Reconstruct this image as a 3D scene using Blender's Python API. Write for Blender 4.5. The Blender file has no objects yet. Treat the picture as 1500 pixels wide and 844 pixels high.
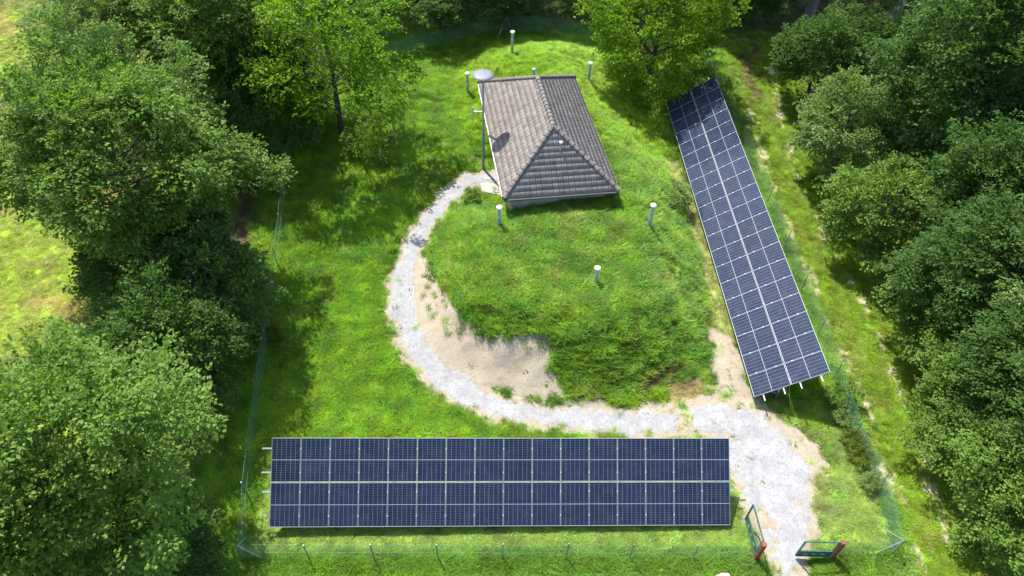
import bpy, bmesh, math, random
import numpy as np
from mathutils import Vector, Matrix
R = math.radians
rng = np.random.default_rng(11)
random.seed(5)
scene = bpy.context.scene
COL = scene.collection

# ------------------------------------------------------------------ camera model (drone hovering 28 m up)
PITCH, ROLL, F, H = R(46.334), R(2.222), 1059.42, 27.902
fwd = np.array([0, math.cos(PITCH), -math.sin(PITCH)]); rt0 = np.array([1., 0, 0]); up0 = np.cross(rt0, fwd)
rt = rt0*math.cos(ROLL)+up0*math.sin(ROLL); upv = up0*math.cos(ROLL)-rt0*math.sin(ROLL)
CAM = np.array([0, 0, H])
def ray(x, y):
    d = fwd*F+rt*(x-750)-upv*(y-422); return d/np.linalg.norm(d)
def at(x, y, z=0.0):
    d = ray(x, y); return CAM+d*((z-H)/d[2])
def project(P):
    Q = P-CAM; w = Q@fwd
    return 750+F*(Q@rt)/w, 422-F*(Q@upv)/w, w
SAZ, SEL = 0.5757, 1.0161        # direction the sunlight travels: to +x and towards the camera

# ------------------------------------------------------------------ noise
def hash2(ix, iy, s):
    h = (ix*374761393+iy*668265263+s*974711) & 0xffffffff
    h = ((h ^ (h >> 13))*1274126177) & 0xffffffff
    return ((h ^ (h >> 16)) & 0xffff)/65535.0
def vnoise(x, y, s=0):
    ix = np.floor(x).astype(np.int64); iy = np.floor(y).astype(np.int64)
    fx = x-ix; fy = y-iy; fx = fx*fx*(3-2*fx); fy = fy*fy*(3-2*fy)
    a = hash2(ix, iy, s); b = hash2(ix+1, iy, s); c = hash2(ix, iy+1, s); d = hash2(ix+1, iy+1, s)
    return (a*(1-fx)+b*fx)*(1-fy)+(c*(1-fx)+d*fx)*fy
def fbm(x, y, f=1., s=0, o=4):
    t = 0; a = .5; n = 0
    for i in range(o):
        t = t+a*vnoise(x*f+17.3*i, y*f-9.1*i, s+i); n += a; a *= .5; f *= 2.03
    return t/n
def sstep(a, b, x):
    t = np.clip((x-a)/(b-a), 0, 1); return t*t*(3-2*t)
def sd_line(x, y, pts, hw=None):
    best = np.full(np.shape(x), 1e9)
    for i in range(len(pts)-1):
        ax, ay = pts[i][:2]; bx, by = pts[i+1][:2]
        dx, dy = bx-ax, by-ay
        t = np.clip(((x-ax)*dx+(y-ay)*dy)/(dx*dx+dy*dy+1e-9), 0, 1)
        d = np.hypot(x-ax-t*dx, y-ay-t*dy)
        if hw is not None: d = d-(hw[i]*(1-t)+hw[i+1]*t)
        best = np.minimum(best, d)
    return best
def sd_poly(x, y, pts):   # negative inside
    d = sd_line(x, y, list(pts)+[pts[0]])
    ins = np.zeros(np.shape(x), bool)
    n = len(pts)
    for i in range(n):
        ax, ay = pts[i][:2]; bx, by = pts[(i+1) % n][:2]
        if ay == by: continue
        c = ((ay > y) != (by > y)) & (x < (bx-ax)*(y-ay)/(by-ay)+ax)
        ins ^= c
    return np.where(ins, -d, d)

# ------------------------------------------------------------------ terrain
def base_h(x, y):
    t = np.maximum(0, y-20.)
    return 0.05*np.where(t < 40, t, 40+(t-40)*.3)
def gpt(px, py):
    z = 0.
    for _ in range(25):
        p = at(px, py, z); z = float(base_h(p[0], p[1]))
    return p
MOUND = [gpt(*p) for p in [(690,290),(655,312),(628,345),(612,385),(608,440),(622,492),(655,535),(705,562),(770,582),(850,590),(930,588),(990,560),(1035,520),(1040,450),(1022,370),(995,285),(962,200),(930,130),(895,78),(830,56),(760,56),(700,75),(655,120),(672,200),(702,222)]]
MOUND = [(p[0], p[1]) for p in MOUND]+[(-0.9, 36.5), (1.0, 36.3), (.8, 33.5), (-1.1, 32.0)]
HM = 2.1
def height(x, y):
    x = np.asarray(x, float); y = np.asarray(y, float)
    z = base_h(x, y)
    s = -sd_poly(x, y, MOUND)
    s = s+(fbm(x, y, .5, 3)-.5)*.8*sstep(-.2, 1.5, s)
    z = z+HM*sstep(-.1, 1, (s+.1)/(4.0+2.3*sstep(33, 42, y)+.0))
    # gentle bumps
    z = z+(fbm(x, y, .35, 7)-.5)*.25*sstep(3, 8, np.abs(sd_line(x, y, [(-9, 13.5), (9, 14.2)])))
    return z
def hz(x, y): return float(height(np.array([x]), np.array([y]))[0])
def hit(px, py):          # pixel -> point on the terrain
    d = ray(px, py); t = (H-6)/-d[2]
    for _ in range(400):
        p = CAM+d*t
        g = p[2]-hz(p[0], p[1])
        if g < .01: break
        t += max(.01, g*.7)
    return p
def hits(l): return [tuple(hit(*p)[:2]) for p in l]

# ------------------------------------------------------------------ ground zones, traced and set on the terrain
PATHPX = [(722,262,.5),(690,264,.55),(660,285,.5),(628,322,.5),(605,362,.55),(592,410,.6),(592,460,.65),(610,512,.65),(645,552,.68),(692,582,.66),(750,603,.62),(820,612,.6),(900,618,.62),(980,618,.7),(1050,616,.95),(1098,640,1.5),(1122,672,1.75),(1134,712,1.6),(1144,752,1.35),(1152,795,.85),(1158,850,.35)]
PATH = hits([p[:2] for p in PATHPX]); PHW = [p[2] for p in PATHPX]
SANDP = hits([(606,380),(622,362),(634,385),(652,428),(688,470),(712,494),(760,488),(800,484),(815,503),(808,535),(828,562),(832,584),(770,586),(700,566),(650,540),(615,495),(600,440)])
SANDR = hits([(1032,470),(1075,490),(1100,575),(1200,650),(1215,700),(1120,690),(1060,640),(1000,605),(1045,580)])
STRIPA = hits([(985,240),(1010,300),(1032,370),(1050,430),(1062,490),(1080,560)])
RUT1 = hits([(1130,100),(1150,190),(1165,250),(1190,310),(1225,370),(1262,450),(1300,520),(1335,620),(1370,720),(1400,844)])
RUT2 = hits([(1090,150),(1115,230),(1135,290),(1165,360),(1200,440),(1232,520),(1270,600),(1305,700),(1335,780),(1350,844)])
SOILL = hits([(395,170),(365,290),(335,400),(320,520),(290,600),(262,680),(240,740)])
DIRTB = hits([(1105,70),(1090,110),(1110,150)])
RECTP = hits([(978,560),(1025,553),(1030,580),(984,588)])
TREELINE = hits([(300,0),(300,200),(300,400),(215,560),(120,700),(40,844)])
FRONT = [gpt(*p) for p in [(358,818),(1304,810)]]
E_PTS = hits([(945,563),(990,538)])
PATIO = hits([(690,228),(724,230),(742,292),(700,285)])
A1C, A2C = None, None
def zones(x, y):
    n1 = fbm(x, y, 1.6, 21); n2 = fbm(x, y, 5., 31, 3); nb = fbm(x, y, .35, 41)
    e = (n1-.5)*1.1+(n2-.5)*.55
    pd = sd_line(x, y, PATH, PHW)
    z = {}
    isl = sstep(.58, .66, fbm(x, y, 1.1, 301))*sstep(6.5, 8.5, x)*sstep(20.5, 19, y)
    z['path'] = pd+isl*1.6*sstep(-1.3, -.3, pd)+e*.6+(fbm(x, y, .45, 201)-.5)*.7*sstep(14.5, 18, y+(x<5)*9)*0+(n2-.5)*.25
    z['pathm'] = np.minimum(pd-.38, sd_poly(x, y, SANDR)-.1)+e*.9
    z['bank'] = sd_poly(x, y, SANDP)+e*.55
    z['strip'] = sd_line(x, y, STRIPA)-.55+e*.5
    z['rut'] = np.minimum(sd_line(x, y, RUT1), sd_line(x, y, RUT2))-.26+e*.7+(fbm(x, y, .8, 77)-.5)*1.3
    z['soil'] = sd_line(x, y, SOILL)-.7+e*1.2
    z['dirt'] = sd_line(x, y, DIRTB)-.3+e*1.6
    z['edge'] = sd_line(x, y, E_PTS)-.22+e*.35
    z['rect'] = sd_poly(x, y, RECTP)+e*.2
    z['mound'] = sd_poly(x, y, MOUND)
    z['patio'] = sd_poly(x, y, PATIO)+e*.15
    tl = np.array(TREELINE)
    o = np.argsort(tl[:, 1]); z['left'] = np.interp(y, tl[o, 1], tl[o, 0])-x     # >0 : meadow beyond the tree row
    return z, n1, n2, nb
def zone_color(x, y):
    """surface colour of the sward (species and dryness), returns colour and cover 0..1 and height factor"""
    z, n1, n2, nb = zones(x, y)
    def mix(a, b, t): return a*(1-t[..., None])+np.array(b)*t[..., None]
    lush = np.array([.112, .212, .010]); N = x.shape
    c = np.broadcast_to(lush, N+(3,)).copy()
    hgt = np.full(N, .8); cov = np.ones(N)
    c = mix(c, (0.165, 0.280, 0.014), sstep(.45, .68, nb)*.8)            # yellower drifts
    c = mix(c, (0.056, 0.155, 0.016), sstep(.5, .7, n1)*.7)           # clumps of darker herbs
    # mound : herbs, slightly deeper
    m = sstep(.3, -.6, z['mound']); back = sstep(33, 40, y)
    c = mix(c, (0.118, 0.210, 0.024), m*(1-back)*.75); hgt = hgt*(1+.15*m*(1-back))
    c = mix(c, (0.064, 0.158, 0.020), m*(1-back)*sstep(.47, .6, n1)*.7)
    c = mix(c, (0.176, 0.240, 0.048), m*(1-back)*sstep(.6, .75, fbm(x, y, .9, 55))*.7)
    c = mix(c, (0.165, 0.275, 0.012), m*back*.8); hgt = hgt*(1-.25*m*back)
    # in front of the low array and outside it
    yl = FRONT[0][1]+(x-FRONT[0][0])*(FRONT[1][1]-FRONT[0][1])/(FRONT[1][0]-FRONT[0][0])
    fr = sstep(2.6, 1.6, np.abs(y-yl-1.9))*(x > FRONT[0][0]-.1)*(x < FRONT[1][0]+.3)*(y > yl)
    c = mix(c, (0.184, 0.264, 0.072), fr*.75); hgt = hgt*(1-.5*fr)
    out = sstep(.2, -.2, y-yl)
    c = mix(c, (0.080, 0.160, 0.016), out*.8); hgt = hgt*(1+.35*out)
    # lower right yard
    yr = sstep(3.2, 2.2, np.hypot((x-13.2)/1.2, (y-17.)/1.3))
    c = mix(c, (0.156, 0.204, 0.072), yr*.7*sstep(.35, .6, n1)); hgt = hgt*(1-.25*yr)
    # pale strips
    st = sstep(.25, -.25, z['strip']); c = mix(c, (0.240, 0.258, 0.114), st*.9); hgt = hgt*(1-.7*st); cov = cov*(1-.3*st)
    # track on the right
    x2 = np.interp(y, [p[1] for p in RUT2][::-1], [p[0] for p in RUT2][::-1])
    tr = sstep(-.8, .2, x-x2)
    c = mix(c, (0.128, 0.205, 0.014), tr*.75); hgt = hgt*(1-.55*tr)
    c = mix(c, (0.204, 0.192, 0.066), tr*sstep(.5, .75, fbm(x, y, 1.1, 91))*.35)
    # mown meadow on the left
    lf = sstep(-1, 1.2, z['left'])
    c = mix(c, (0.200, 0.280, 0.019), lf); hgt = hgt*(1-.72*lf)
    c = mix(c, (0.282, 0.246, 0.084), lf*sstep(.48, .66, fbm(x*.7+y*.5, y, .55, 101, 5))*.8)
    c = mix(c, (0.192, 0.204, 0.036), lf*sstep(.5, .6, fbm(x, y, 2.6, 103, 3))*.6)
    # forest floor at the top
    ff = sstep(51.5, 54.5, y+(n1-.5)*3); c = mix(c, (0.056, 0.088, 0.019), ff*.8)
    for k, cc, w in (('soil', (.12, .085, .06), .35), ('dirt', (.13, .09, .055), .35), ('edge', (.13, .085, .05), .15)):
        t = sstep(w, -w, z[k]); c = mix(c, cc, t); cov = cov*(1-.95*t)
    t = sstep(.3, -.1, z['rect']); c = mix(c, (.24, .21, .11), t); hgt = hgt*(1-.75*t); cov = cov*(1-.45*t)
    gw = sstep(2.2, .9, np.hypot(x-11.6, (y-12.9)*.8)); hgt = hgt*(1-.55*gw); cov = cov*(1-.25*gw)
    gr = sstep(.25, -.25, z['pathm']); cov = cov*(1-.93*gr); hgt = hgt*(1-.4*gr)
    cov = cov*(1-.5*sstep(.1, -.2, z['bank']))
    for k, w in (('path', .10), ('bank', .14), ('rut', .18), ('patio', .1)):
        t = sstep(w, -w, z[k]); cov = cov*(1-(.97 if k != 'rut' else .75)*t)
    return c, cov, hgt, z

# ------------------------------------------------------------------ object helpers
def tag(o, label=None, cat=None, group=None, kind=None):
    if label: o['label'] = label
    if cat: o['category'] = cat
    if group: o['group'] = group
    if kind: o['kind'] = kind
    return o
def empty(name, loc=(0, 0, 0), rz=0.):
    o = bpy.data.objects.new(name, None); COL.objects.link(o)
    o.location = loc; o.rotation_euler = (0, 0, rz); o.empty_display_size = .2
    return o
def link(name, me, mat=None, parent=None, loc=None):
    o = bpy.data.objects.new(name, me); COL.objects.link(o)
    if mat is not None and not me.materials: me.materials.append(mat)
    if parent: o.parent = parent
    if loc is not None: o.location = loc
    return o
def mesh_np(name, V, faces, k=4, smooth=False):
    me = bpy.data.meshes.new(name)
    V = np.ascontiguousarray(V, np.float32); Fc = np.ascontiguousarray(faces, np.int32).reshape(-1, k)
    me.vertices.add(len(V)); me.vertices.foreach_set('co', V.ravel())
    me.loops.add(Fc.size); me.loops.foreach_set('vertex_index', Fc.ravel())
    me.polygons.add(len(Fc)); me.polygons.foreach_set('loop_start', np.arange(0, Fc.size, k, dtype=np.int32))
    me.polygons.foreach_set('use_smooth', np.full(len(Fc), smooth))
    me.update(calc_edges=True)
    return me
class MB:
    def __init__(s): s.v = []; s.f = []; s.sm = []
    def add(s, vs, fs, smooth=False):
        b = len(s.v); s.v += [tuple(map(float, v)) for v in vs]; s.f += [[b+i for i in f] for f in fs]; s.sm += [smooth]*len(fs); return s
    def box(s, c, size, ax=None):
        c = np.array(c, float); ax = np.eye(3) if ax is None else np.array(ax, float)
        h = np.array(size)/2.
        vs = [c+ax[0]*sx*h[0]+ax[1]*sy*h[1]+ax[2]*sz*h[2] for sx in (-1, 1) for sy in (-1, 1) for sz in (-1, 1)]
        return s.add(vs, [(0,1,3,2),(4,6,7,5),(0,4,5,1),(2,3,7,6),(0,2,6,4),(1,5,7,3)])
    def bar(s, p, q, w, h=None, upd=(0, 0, 1)):
        p = np.array(p, float); q = np.array(q, float); d = q-p; L = np.linalg.norm(d); d /= L
        sd = np.cross(d, upd)
        if np.linalg.norm(sd) < 1e-3: sd = np.cross(d, (0, 1, 0))
        sd /= np.linalg.norm(sd); u = np.cross(sd, d)
        return s.box((p+q)/2, (L, w, h or w), (d, sd, u))
    def tube(s, pts, rs, n=10, cap=True):
        pts = [np.array(p, float) for p in pts]
        if not hasattr(rs, '__len__'): rs = [rs]*len(pts)
        rings = []; ref = None
        for i, p in enumerate(pts):
            d = pts[min(i+1, len(pts)-1)]-pts[max(i-1, 0)]; d /= np.linalg.norm(d)
            if ref is None:
                ref = np.cross(d, (0, 0, 1)) if abs(d[2]) < .9 else np.cross(d, (1, 0, 0))
            a = ref-d*(ref@d); a /= np.linalg.norm(a); b = np.cross(d, a); ref = a
            rings.append([p+(a*math.cos(t)+b*math.sin(t))*rs[i] for t in np.arange(n)*2*math.pi/n])
        vs = [v for r in rings for v in r]; fs = []
        for i in range(len(pts)-1):
            for j in range(n): fs.append((i*n+j, i*n+(j+1) % n, (i+1)*n+(j+1) % n, (i+1)*n+j))
        s.add(vs, fs, True)
        if cap: s.add(rings[0], [list(range(n))[::-1]]); s.add(rings[-1], [list(range(n))])
        return s
    def lathe(s, c, prof, n=24):
        c = np.array(c, float); vs = []; fs = []
        for r, z in prof: vs += [c+np.array([r*math.cos(t), r*math.sin(t), z]) for t in np.arange(n)*2*math.pi/n]
        for i in range(len(prof)-1):
            for j in range(n): fs.append((i*n+j, i*n+(j+1) % n, (i+1)*n+(j+1) % n, (i+1)*n+j))
        return s.add(vs, fs, True)
    def build(s, name, mat, parent=None, loc=None):
        me = bpy.data.meshes.new(name); me.from_pydata(s.v, [], s.f)
        me.polygons.foreach_set('use_smooth', s.sm); me.update()
        return link(name, me, mat, parent, loc)

# ------------------------------------------------------------------ materials
class NT:
    def __init__(s, name):
        s.m = bpy.data.materials.new(name); s.m.use_nodes = True; s.t = s.m.node_tree
        s.b = s.t.nodes['Principled BSDF']; s.out = s.t.nodes['Material Output']
    def n(s, typ, **kw):
        nd = s.t.nodes.new('ShaderNode'+typ)
        for k, v in kw.items(): setattr(nd, k, v)
        return nd
    def l(s, a, b): s.t.links.new(a, b)
    def mth(s, op, a, b=None, c=None):
        nd = s.n('Math', operation=op)
        for i, v in enumerate((a, b, c)):
            if v is None: continue
            if isinstance(v, (int, float)): nd.inputs[i].default_value = v
            else: s.l(v, nd.inputs[i])
        return nd.outputs[0]
    def noise(s, scale, detail=4, vec=None, rough=.5):
        nd = s.n('TexNoise'); nd.inputs['Scale'].default_value = scale; nd.inputs['Detail'].default_value = detail
        nd.inputs['Roughness'].default_value = rough
        if vec is not None: s.l(vec, nd.inputs['Vector'])
        return nd.outputs['Fac']
    def mix(s, f, a, b, mode='MIX'):
        nd = s.n('Mix', data_type='RGBA', blend_type=mode)
        for i, v in ((0, f), (6, a), (7, b)):
            if isinstance(v, (int, float)): nd.inputs[i].default_value = v
            elif isinstance(v, tuple): nd.inputs[i].default_value = v+(1,)
            else: s.l(v, nd.inputs[i])
        return nd.outputs[2]
    def ramp(s, f, a, b):
        nd = s.n('MapRange'); nd.inputs[1].default_value = a; nd.inputs[2].default_value = b; s.l(f, nd.inputs[0]); return nd.outputs[0]
    def pos(s): return s.n('NewGeometry').outputs['Position']
    def obj(s): return s.n('TexCoord').outputs['Object']
    def bump(s, h, st=.3, dist=.02):
        nd = s.n('Bump'); nd.inputs['Strength'].default_value = st; nd.inputs['Distance'].default_value = dist
        s.l(h, nd.inputs['Height']); s.l(nd.outputs[0], s.b.inputs['Normal'])
    def set(s, **kw):
        for k, v in kw.items():
            i = s.b.inputs[k.replace('_', ' ')]
            if isinstance(v, tuple): i.default_value = v+(1,)
            elif isinstance(v, (int, float)): i.default_value = v
            else: s.l(v, i)
        return s
def simple(name, col, rough=.6, metal=0., var=.25, scale=6., spec=.5):
    t = NT(name); f = t.noise(scale, 5, t.obj(), .6)
    dark = tuple(c*(1-var) for c in col); lite = tuple(min(1, c*(1+var)) for c in col)
    t.set(Base_Color=t.mix(t.ramp(f, .3, .7), dark, lite), Roughness=rough, Metallic=metal, Specular_IOR_Level=spec)
    return t.m
M = {}
M['galv'] = simple('galvanised_steel', (.42, .44, .45), .45, .7, .2, 9)
M['alu'] = simple('bare_aluminium', (.34, .36, .38), .5, .1, .08, 9)
M['clampm'] = simple('clamp_aluminium', (.5, .52, .54), .5, .2, .1, 5)
M['postgrey'] = simple('grey_coated_post', (.20, .25, .25), .5, .2, .25, 5)
M['white'] = simple('white_cap', (.8, .8, .78), .4, 0, .06, 4)
M['pipe'] = simple('weathered_vent_pipe', (.36, .40, .39), .55, .2, .3, 3)
M['red'] = simple('rusty_red_paint', (.17, .045, .026), .6, 0, .35, 5)
M['green'] = simple('green_coated_steel', (.022, .085, .062), .45, 0, .25, 5)
M['disc'] = simple('grey_lamp_disc', (.13, .145, .165), .6, .1, .2, 5)
M['fascia'] = simple('weathered_white_board', (.42, .39, .33), .7, 0, .3, 3)
M['wall'] = simple('pale_rendered_wall', (.34, .30, .24), .9, 0, .3, 1.5)
M['concrete'] = simple('weathered_concrete', (.33, .31, .28), .9, 0, .25, 2.5)
M['slabg'] = simple('grey_metal_hatch', (.20, .22, .22), .6, .3, .2, 6)
M['gutter'] = simple('dark_gutter', (.07, .075, .08), .5, .3, .3, 4)
M['edge'] = simple('pale_metal_verge', (.45, .44, .42), .5, .3, .2, 4)
M['wood'] = simple('brown_door_wood', (.12, .06, .03), .6, 0, .3, 6)
M['bark'] = simple('bark', (.10, .085, .068), .95, 0, .5, 5)
M['darkbark'] = simple('dark_bark', (.055, .050, .045), .95, 0, .5, 5)
M['concreteblock'] = simple('concrete_footing', (.28, .28, .27), .9, 0, .2, 6)
M['cable'] = simple('yellow_green_cable', (.25, .30, .03), .5, 0, .2, 6)
M['blue'] = simple('blue_grey_bracket', (.10, .14, .19), .5, .4, .2, 6)

def leaf_mat(name, col, col2, trans=.42):
    t = NT(name)
    a = t.n('Attribute', attribute_name='tint'); oi = t.n('ObjectInfo')
    f = t.mth('ADD', t.mth('MULTIPLY', a.outputs['Fac'], .8), t.mth('MULTIPLY', oi.outputs['Random'], .2))
    big = t.ramp(t.noise(.55, 2, t.pos()), .35, .65)
    c = t.mix(f, col, col2)
    c = t.mix(t.mth('MULTIPLY', big, .35), c, tuple(v*.75 for v in col))
    t.set(Base_Color=c, Roughness=.55, Specular_IOR_Level=.16)
    tr = t.n('BsdfTranslucent'); t.l(t.mix(1., c, (1.25, 1.35, .55), 'MULTIPLY'), tr.inputs['Color'])
    ms = t.n('MixShader'); ms.inputs[0].default_value = trans
    t.l(t.b.outputs[0], ms.inputs[1]); t.l(tr.outputs[0], ms.inputs[2]); t.l(ms.outputs[0], t.out.inputs['Surface'])
    return t.m
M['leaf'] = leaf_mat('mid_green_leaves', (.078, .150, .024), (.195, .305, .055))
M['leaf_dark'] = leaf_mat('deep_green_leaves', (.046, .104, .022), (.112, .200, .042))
M['leaf_lime'] = leaf_mat('lime_green_leaves', (.095, .19, .008), (.20, .335, .014), .45)
M['leaf_pale'] = leaf_mat('pale_green_leaves', (.105, .175, .045), (.22, .315, .095))
M['leaf_yellow'] = leaf_mat('yellow_green_leaves', (.085, .125, .012), (.17, .20, .03))

def grass_mat():
    t = NT('grass_blades')
    a = t.n('Attribute', attribute_name='gcol', attribute_type='INSTANCER')
    oi = t.n('ObjectInfo')
    sc = t.n('VectorMath', operation='SCALE'); t.l(a.outputs['Vector'], sc.inputs[0])
    t.l(t.mth('ADD', t.mth('MULTIPLY', oi.outputs['Random'], .7), .75), sc.inputs['Scale'])
    c = sc.outputs[0]
    t.set(Base_Color=c, Roughness=.5, Specular_IOR_Level=.3)
    tr = t.n('BsdfTranslucent'); t.l(t.mix(1., c, (1.45, 1.45, .6), 'MULTIPLY'), tr.inputs['Color'])
    ms = t.n('MixShader'); ms.inputs[0].default_value = .45
    t.l(t.b.outputs[0], ms.inputs[1]); t.l(tr.outputs[0], ms.inputs[2]); t.l(ms.outputs[0], t.out.inputs['Surface'])
    return t.m
M['grass'] = grass_mat()
def flower_mat(name, col): return simple(name, col, .6, 0, .15, 3)
M['yellow'] = flower_mat('yellow_petals', (.62, .50, .03)); M['petal'] = flower_mat('white_petals', (.75, .75, .68))

def ground_mat():
    t = NT('ground_soil_and_sward')
    a = t.n('Attribute', attribute_name='gcol')
    p = t.pos(); n1 = t.noise(9, 6, p, .65); n2 = t.noise(38, 4, p, .7)
    c = t.mix(t.ramp(n1, .35, .65), a.outputs['Color'], t.mix(.45, a.outputs['Color'], (.10, .085, .045)))
    c = t.mix(t.mth('MULTIPLY', t.ramp(n2, .4, .7), .5), c, t.mix(1., c, (.45, .5, .4), 'MULTIPLY'))
    t.set(Base_Color=c, Roughness=.95, Specular_IOR_Level=.1)
    t.bump(t.mth('ADD', n1, n2), .9, .06)
    return t.m
def earth_mat(name, a, b, c3, s1=1.3, s2=26, st=.5, speck=None):
    t = NT(name); p = t.pos()
    n1 = t.noise(s1, 6, p, .65); n2 = t.noise(s2, 4, p, .75); n3 = t.noise(6, 5, p, .6)
    c = t.mix(t.ramp(n1, .35, .68), a, b)
    c = t.mix(t.mth('MULTIPLY', t.ramp(n3, .5, .72), .65), c, c3)
    v = t.n('TexVoronoi'); v.inputs['Scale'].default_value = 11; t.l(p, v.inputs['Vector'])
    c = t.mix(t.mth('MULTIPLY', t.ramp(v.outputs['Distance'], .32, .05), .6), c, speck or tuple(x*.55 for x in a))
    c = t.mix(t.mth('MULTIPLY', t.ramp(n2, .42, .66), .55), c, tuple(x*.5 for x in a))
    t.set(Base_Color=c, Roughness=.95, Specular_IOR_Level=.15); t.bump(t.mth('ADD', n2, t.mth('MULTIPLY', n1, 2)), st, .04)
    return t.m
M['ground'] = ground_mat()
M['gravel'] = earth_mat('pale_grey_gravel', (.24, .24, .245), (.34, .34, .345), (.165, .15, .12))
M['sand'] = earth_mat('sandy_earth', (.27, .23, .17), (.34, .295, .225), (.18, .145, .095), 1.1, 22)
M['slope'] = earth_mat('bare_sandy_bank', (.30, .255, .19), (.36, .315, .245), (.23, .185, .13), .9, 20, .8)
M['rutm'] = earth_mat('dry_rut_earth', (.34, .29, .20), (.42, .37, .27), (.24, .20, .12), 1.1, 22)

# solar cells : UV in metres on the panel (x 0..PWd, y 0..PHt)
PWd, PHt = 1.141, 1.722
def panel_mat():
    t = NT('solar_cells')
    uv = t.n('UVMap').outputs[0]; sx = t.n('SeparateXYZ'); t.l(uv, sx.inputs[0]); u, v = sx.outputs[0], sx.outputs[1]
    def lines(co, n, lo, hi, w):
        f = t.mth('FRACT', t.mth('MULTIPLY', t.mth('DIVIDE', t.mth('SUBTRACT', co, lo), hi-lo), float(n)))
        d = t.mth('ABSOLUTE', t.mth('SUBTRACT', f, .5))
        return t.mth('GREATER_THAN', d, .5-w*n/(hi-lo)/2)
    m = .022
    lu = lines(u, 6, m, PWd-m, .011)
    mid = t.mth('LESS_THAN', t.mth('ABSOLUTE', t.mth('SUBTRACT', v, PHt/2)), .011)
    lv = lines(v, 24, m, PHt-m, .007)
    bus = lines(u, 54, m, PWd-m, .0016)
    cs = t.n('Combine' 'XYZ'); t.l(t.mth('FLOOR', t.mth('MULTIPLY', u, 6/(PWd-.06))), cs.inputs[0]); t.l(t.mth('FLOOR', t.mth('MULTIPLY', v, 24/(PHt-.06))), cs.inputs[1])
    oi = t.n('ObjectInfo'); t.l(oi.outputs['Random'], cs.inputs[2])
    wn = t.n('TexWhiteNoise'); t.l(cs.outputs[0], wn.inputs['Vector'])
    c = t.mix(t.mth('MULTIPLY', wn.outputs['Value'], .6), (.002, .006, .016), (.004, .010, .030))
    c = t.mix(t.mth('MULTIPLY', oi.outputs['Random'], .4), c, (.010, .014, .042))
    c = t.mix(t.mth('MULTIPLY', bus, .22), c, (.12, .16, .24))
    c = t.mix(t.mth('MULTIPLY', lv, .6), c, (.13, .17, .26))
    c = t.mix(t.mth('MULTIPLY', lu, .55), c, (.20, .25, .32))
    c = t.mix(mid, c, (.27, .30, .34))
    e = t.mth('MAXIMUM', t.mth('LESS_THAN', t.mth('MINIMUM', t.mth('MULTIPLY', u, 2.), v), .016), t.mth('MAXIMUM', t.mth('GREATER_THAN', u, PWd-.007), t.mth('GREATER_THAN', v, PHt-.02)))
    c = t.mix(e, c, (.35, .38, .42))
    p = t.pos(); dust = t.ramp(t.noise(2.2, 6, p, .7), .45, .8)
    c = t.mix(t.mth('MULTIPLY', dust, .06), c, (.35, .33, .30))
    t.set(Base_Color=c, Roughness=t.mth('ADD', t.mth('MULTIPLY', dust, .12), .10), Specular_IOR_Level=.24)
    return t.m
M['cells'] = panel_mat()
def tile_mat():
    t = NT('roof_tiles')
    uv = t.n('UVMap').outputs[0]; sx = t.n('SeparateXYZ'); t.l(uv, sx.inputs[0])
    cs = t.n('CombineXYZ'); t.l(t.mth('FLOOR', t.mth('DIVIDE', sx.outputs[0], .30)), cs.inputs[0]); t.l(t.mth('FLOOR', t.mth('DIVIDE', sx.outputs[1], .345)), cs.inputs[1])
    wn = t.n('TexWhiteNoise'); t.l(cs.outputs[0], wn.inputs['Vector'])
    p = t.obj()
    c = t.mix(wn.outputs['Value'], (.160, .138, .124), (.25, .218, .198))
    c = t.mix(t.mth('MULTIPLY', t.ramp(t.noise(.9, 5, p, .65), .45, .7), .5), c, (.24, .21, .19))
    c = t.mix(t.mth('MULTIPLY', t.ramp(t.noise(3.5, 6, p, .7), .5, .68), .6), c, (.085, .075, .065))
    c = t.mix(t.mth('MULTIPLY', t.ramp(t.noise(12, 4, p, .7), .60, .72), .6), c, (.33, .32, .29))
    t.set(Base_Color=c, Roughness=.85, Specular_IOR_Level=.25); t.bump(t.noise(30, 4, p), .3, .01)
    return t.m
M['tile'] = tile_mat()
def mesh_mat(name, col, cell=.05, w=.10):
    t = NT(name); uv = t.n('UVMap').outputs[0]; sx = t.n('SeparateXYZ'); t.l(uv, sx.inputs[0])
    a = t.mth('DIVIDE', t.mth('ADD', sx.outputs[0], sx.outputs[1]), cell); b = t.mth('DIVIDE', t.mth('SUBTRACT', sx.outputs[0], sx.outputs[1]), cell)
    k = t.mth('MAXIMUM', t.mth('LESS_THAN', t.mth('FRACT', a), w), t.mth('LESS_THAN', t.mth('FRACT', b), w))
    t.set(Base_Color=col, Roughness=.4)
    tr = t.n('BsdfTransparent'); ms = t.n('MixShader'); t.l(k, ms.inputs[0]); t.l(tr.outputs[0], ms.inputs[1]); t.l(t.b.outputs[0], ms.inputs[2]); t.l(ms.outputs[0], t.out.inputs['Surface'])
    return t.m
M['mesh'] = mesh_mat('green_chain_link', (.17, .32, .22))

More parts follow.
